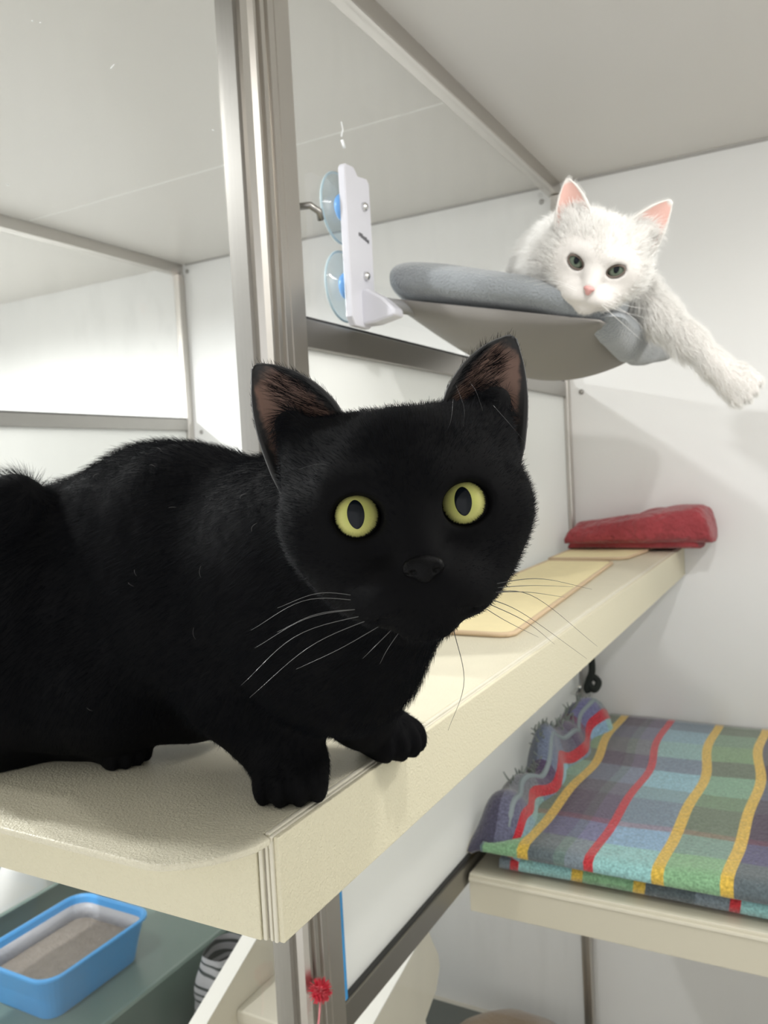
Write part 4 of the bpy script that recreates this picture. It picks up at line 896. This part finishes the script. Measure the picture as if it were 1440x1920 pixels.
for a, b, c in (((905, 770), (893, 735), (880, 715)), ((868, 800), (870, 765), (855, 722)), ((640, 880), (600, 870), (560, 880)), ((830, 820), (845, 790), (850, 745)), ((925, 760), (960, 800), (985, 830))):
    whisker(bc, [at(*a, .385), at(*b, .375), at(*c, .38)], M_wh, .00014)

# ================================================================== the white cat
M_wskin = mat('white_skin', (.70, .67, .64), .8, spec=.1)
M_wfur = mat('white_fur', (.84, .83, .80), .6, spec=.2)
wc = thing('white_cat', 'white longhaired cat lying in the hammock with one foreleg dangling', 'cat', (-.33, 1.15, .20))
Hw = at(1118, 497, .965); Bw = head_frame(Hw, math.radians(-16.6), math.radians(-1.0), math.radians(9)); sw = .00093
FW = Field((-.50, .90, .04), (-.02, 1.50, .40), .0023)
FW.ell((-.372, 1.27, .232), (.105, .165, .055), None, .03)              # trunk lying in the hammock
FW.ell(A(1085, 500, 1.09), (.070, .070, .055), camB, .03)              # shoulders
FW.cone(A(1118, 490, 1.02), A(1075, 505, 1.10), .050, .062, .03)       # neck
FW.cone(A(1055, 500, 1.03), A(1040, 520, 1.10), .036, .045, .03)       # ruff
FW.chain([A(1180, 540, 1.09), A(1235, 592, 1.085), A(1290, 640, 1.07), A(1345, 690, 1.06), A(1370, 708, 1.055)], [.027, .0215, .0175, .015, .0155], .014)
pwc = A(1380, 716, 1.052); fw_ = norm(A(1400, 740, 1.045) - A(1330, 680, 1.06))
sdw = norm(np.cross(fw_, R[2])); nrw = np.cross(sdw, fw_); qw = np.stack([sdw, fw_, nrw], 1)
FW.ell(pwc, (.024, .026, .018), qw, .008)
for o in (-.38, -.13, .13, .38):
    FW.ell(pwc + sdw * .046 * o + fw_ * (.021 - abs(o) * .016), (.0072, .0115, .010), qw, .0035)
Lw = sculpt_head(FW, Hw, Bw, sw, [(25.6, 10, -1, math.radians(28)), (-25.6, 10, -1, math.radians(-28))], .66, True)
for sx in (-1, 1): FW.cone(Lw(sx * 40, -40, 30), Lw(sx * 50, -40, 48), .015, .008, .012)
VW, QW = FW.mesh(); mesh_from('body', VW, QW, M_wskin, wc)
M_eyew = eye_mat('grey_green_iris', (.10, .135, .095), (.17, .20, .155), (.30, .44), rim=(.03, .028, .026))
for sx in (1, -1):
    c = Lw(sx * 25.6, -3.0, -1); eyeball(wc, c, norm(norm(-c) + Bw[:, 2] * .10), Bw[:, 2], .0110, M_eyew)
M_rim = mat('dark_eyelid', (.16, .12, .10), .6)
for sx in (1, -1):                                                       # dark lid margin and tear corner
    tl = math.radians(28 * sx); pts = []
    for a in np.linspace(0, 2 * math.pi, 26):
        x_, z_ = 11.2 * math.cos(a), 11.2 * .60 * math.sin(a); pts.append(Lw(sx * 25.6 + x_ * math.cos(tl) - z_ * math.sin(tl), 7.6 - .05 * abs(x_), -1 + x_ * math.sin(tl) + z_ * math.cos(tl)))
    MB().tube(pts, .0010, 6, cap=False).build('eyelid', M_rim, wc, smooth=True)
FN = Field(Lw(0, 24, -28) - .018, Lw(0, 24, -28) + .018, .0008)
def ne(c, r, k=1.5, mode='add'): FN.ell(Lw(*c), np.array(r) * sw, Bw, k * sw, mode)
ne((0, 27.5, -25), (7.2, 5.5, 3.8), 1); ne((0, 29, -29), (3.6, 3.5, 4.6), 3)
for sx in (-1, 1): ne((sx * 4.6, 33, -27.6), (1.7, 3, 1.2), .8, 'sub')
VN, QN = FN.mesh(); tag(mesh_from('nose', VN, QN, mat('pink_nose_leather', (.62, .32, .30), .45), wc), label='pink nose')
ew = ear_mats('white', (.74, .46, .40), (.74, .71, .67), .10)
earsw = []
for sx in (1, -1):
    earsw.append(ear(wc, Lw, sx, (sx * 22, -34, 50), (sx * 64, -36, 22), (sx * 66, -42, 88), 0, 13, ew, bulge_o=3, bulge_i=3))
nose_w = Lw(0, 30, -26); eyw = [Lw(sx * 25.6, 6, -1) for sx in (1, -1)]
def hlw(P): return (P - Hw) @ Bw / sw
arm_d = norm(A(1380, 716, 1.052) - A(1180, 540, 1.09))
def flowW(P, N):
    q = hlw(P); hd = np.clip((1.25 - np.linalg.norm((q - [0, -28, -4]) / [70, 66, 66], axis=1)) / .2, 0, 1)
    a = P - nose_w; a /= np.linalg.norm(a, axis=1)[:, None] + 1e-9
    arm = np.clip((P[:, 0] + .22) / .03, 0, 1); b = np.array([-.3, .6, -.3])[None] * (1 - arm)[:, None] + (arm_d + np.array([0, 0, -.35]))[None] * arm[:, None]
    return a * hd[:, None] + b * (1 - hd)[:, None]
def lenW(P):
    q = hlw(P); hd = np.linalg.norm((q - [0, -28, -4]) / [70, 66, 66], axis=1); d = np.linalg.norm(q - [0, 30, -28], axis=1)
    L_ = np.full(len(P), .026); w = np.clip((1.25 - hd) / .2, 0, 1); L_ = L_ * (1 - w) + (.0022 + .019 * np.clip((d - 26) / 62, 0, 1)) * w
    arm = np.clip((P[:, 0] + .20) / .12, 0, 1) * (hd > 1.2); L_ = L_ * (1 - arm) + .0085 * arm
    for e_ in eyw:
        de = np.linalg.norm(P - e_, axis=1); L_ = np.where(de < .0145, 0, np.where(de < .026, np.minimum(L_, .0014 + .3 * np.clip(de - .0115, 0, 1)), L_))
    return np.where(np.linalg.norm((q - [0, 27, -27]) / [9, 10, 6], axis=1) < 1, 0, L_)
fo = fur('fur', VW, QW, M_wfur, wc, 110000, flowW, lenW, lift=.42, rad=.00014, jitter=.26, gravity=.12)
tag(fo, kind='stuff')
for (eo, V, Q, fn), sx in zip(earsw, (1, -1)):
    n = 260; u = rng.uniform(.0, .55, n); v = rng.uniform(.02, .38, n); P = fn(u, v)
    up = Lw(sx * 45, -40, 90) - Lw(sx * 40, -30, 40); fw = Bw[:, 1]; lat = Bw[:, 0] * sx
    d = norm(up)[None] * .35 + fw[None] * .45 + lat[None] * .8 + rng.normal(0, .2, (n, 3)); d /= np.linalg.norm(d, axis=1)[:, None]; Ln = rng.uniform(.012, .022, n) * (1 - v * .9)
    tag(hair_obj('ear_tuft', np.stack([P + d * (Ln * t)[:, None] for t in np.linspace(0, 1, 5)], 1), np.array([1, .9, .75, .5, .1])[None] * 1.4e-4, M_wfur, eo), kind='stuff')
    tag(fur('ear_fur', V, Q[:, ::-1], M_wfur, eo, 1800, lambda P, N: np.tile(up, (len(P), 1)), lambda P: np.full(len(P), .006), lift=.25, rad=1.3e-4, root_in=-.0016), kind='stuff')
M_wh = mat('white_whisker', (.85, .84, .82), .4)
for a, b, c in (((1135, 565), (1180, 590), (1215, 625)), ((1130, 570), (1170, 585), (1228, 600)), ((1138, 562), (1185, 575), (1232, 582)), ((1082, 545), (1040, 530), (1000, 535)), ((1080, 540), (1035, 525), (985, 528)), ((1128, 572), (1160, 600), (1205, 640))):
    whisker(wc, [at(*a, .945), at(*b, .945), at(*c, .96)], M_wh, .0003)
for o in list(bpy.data.objects):
    if '_base' in o: del o['_base']
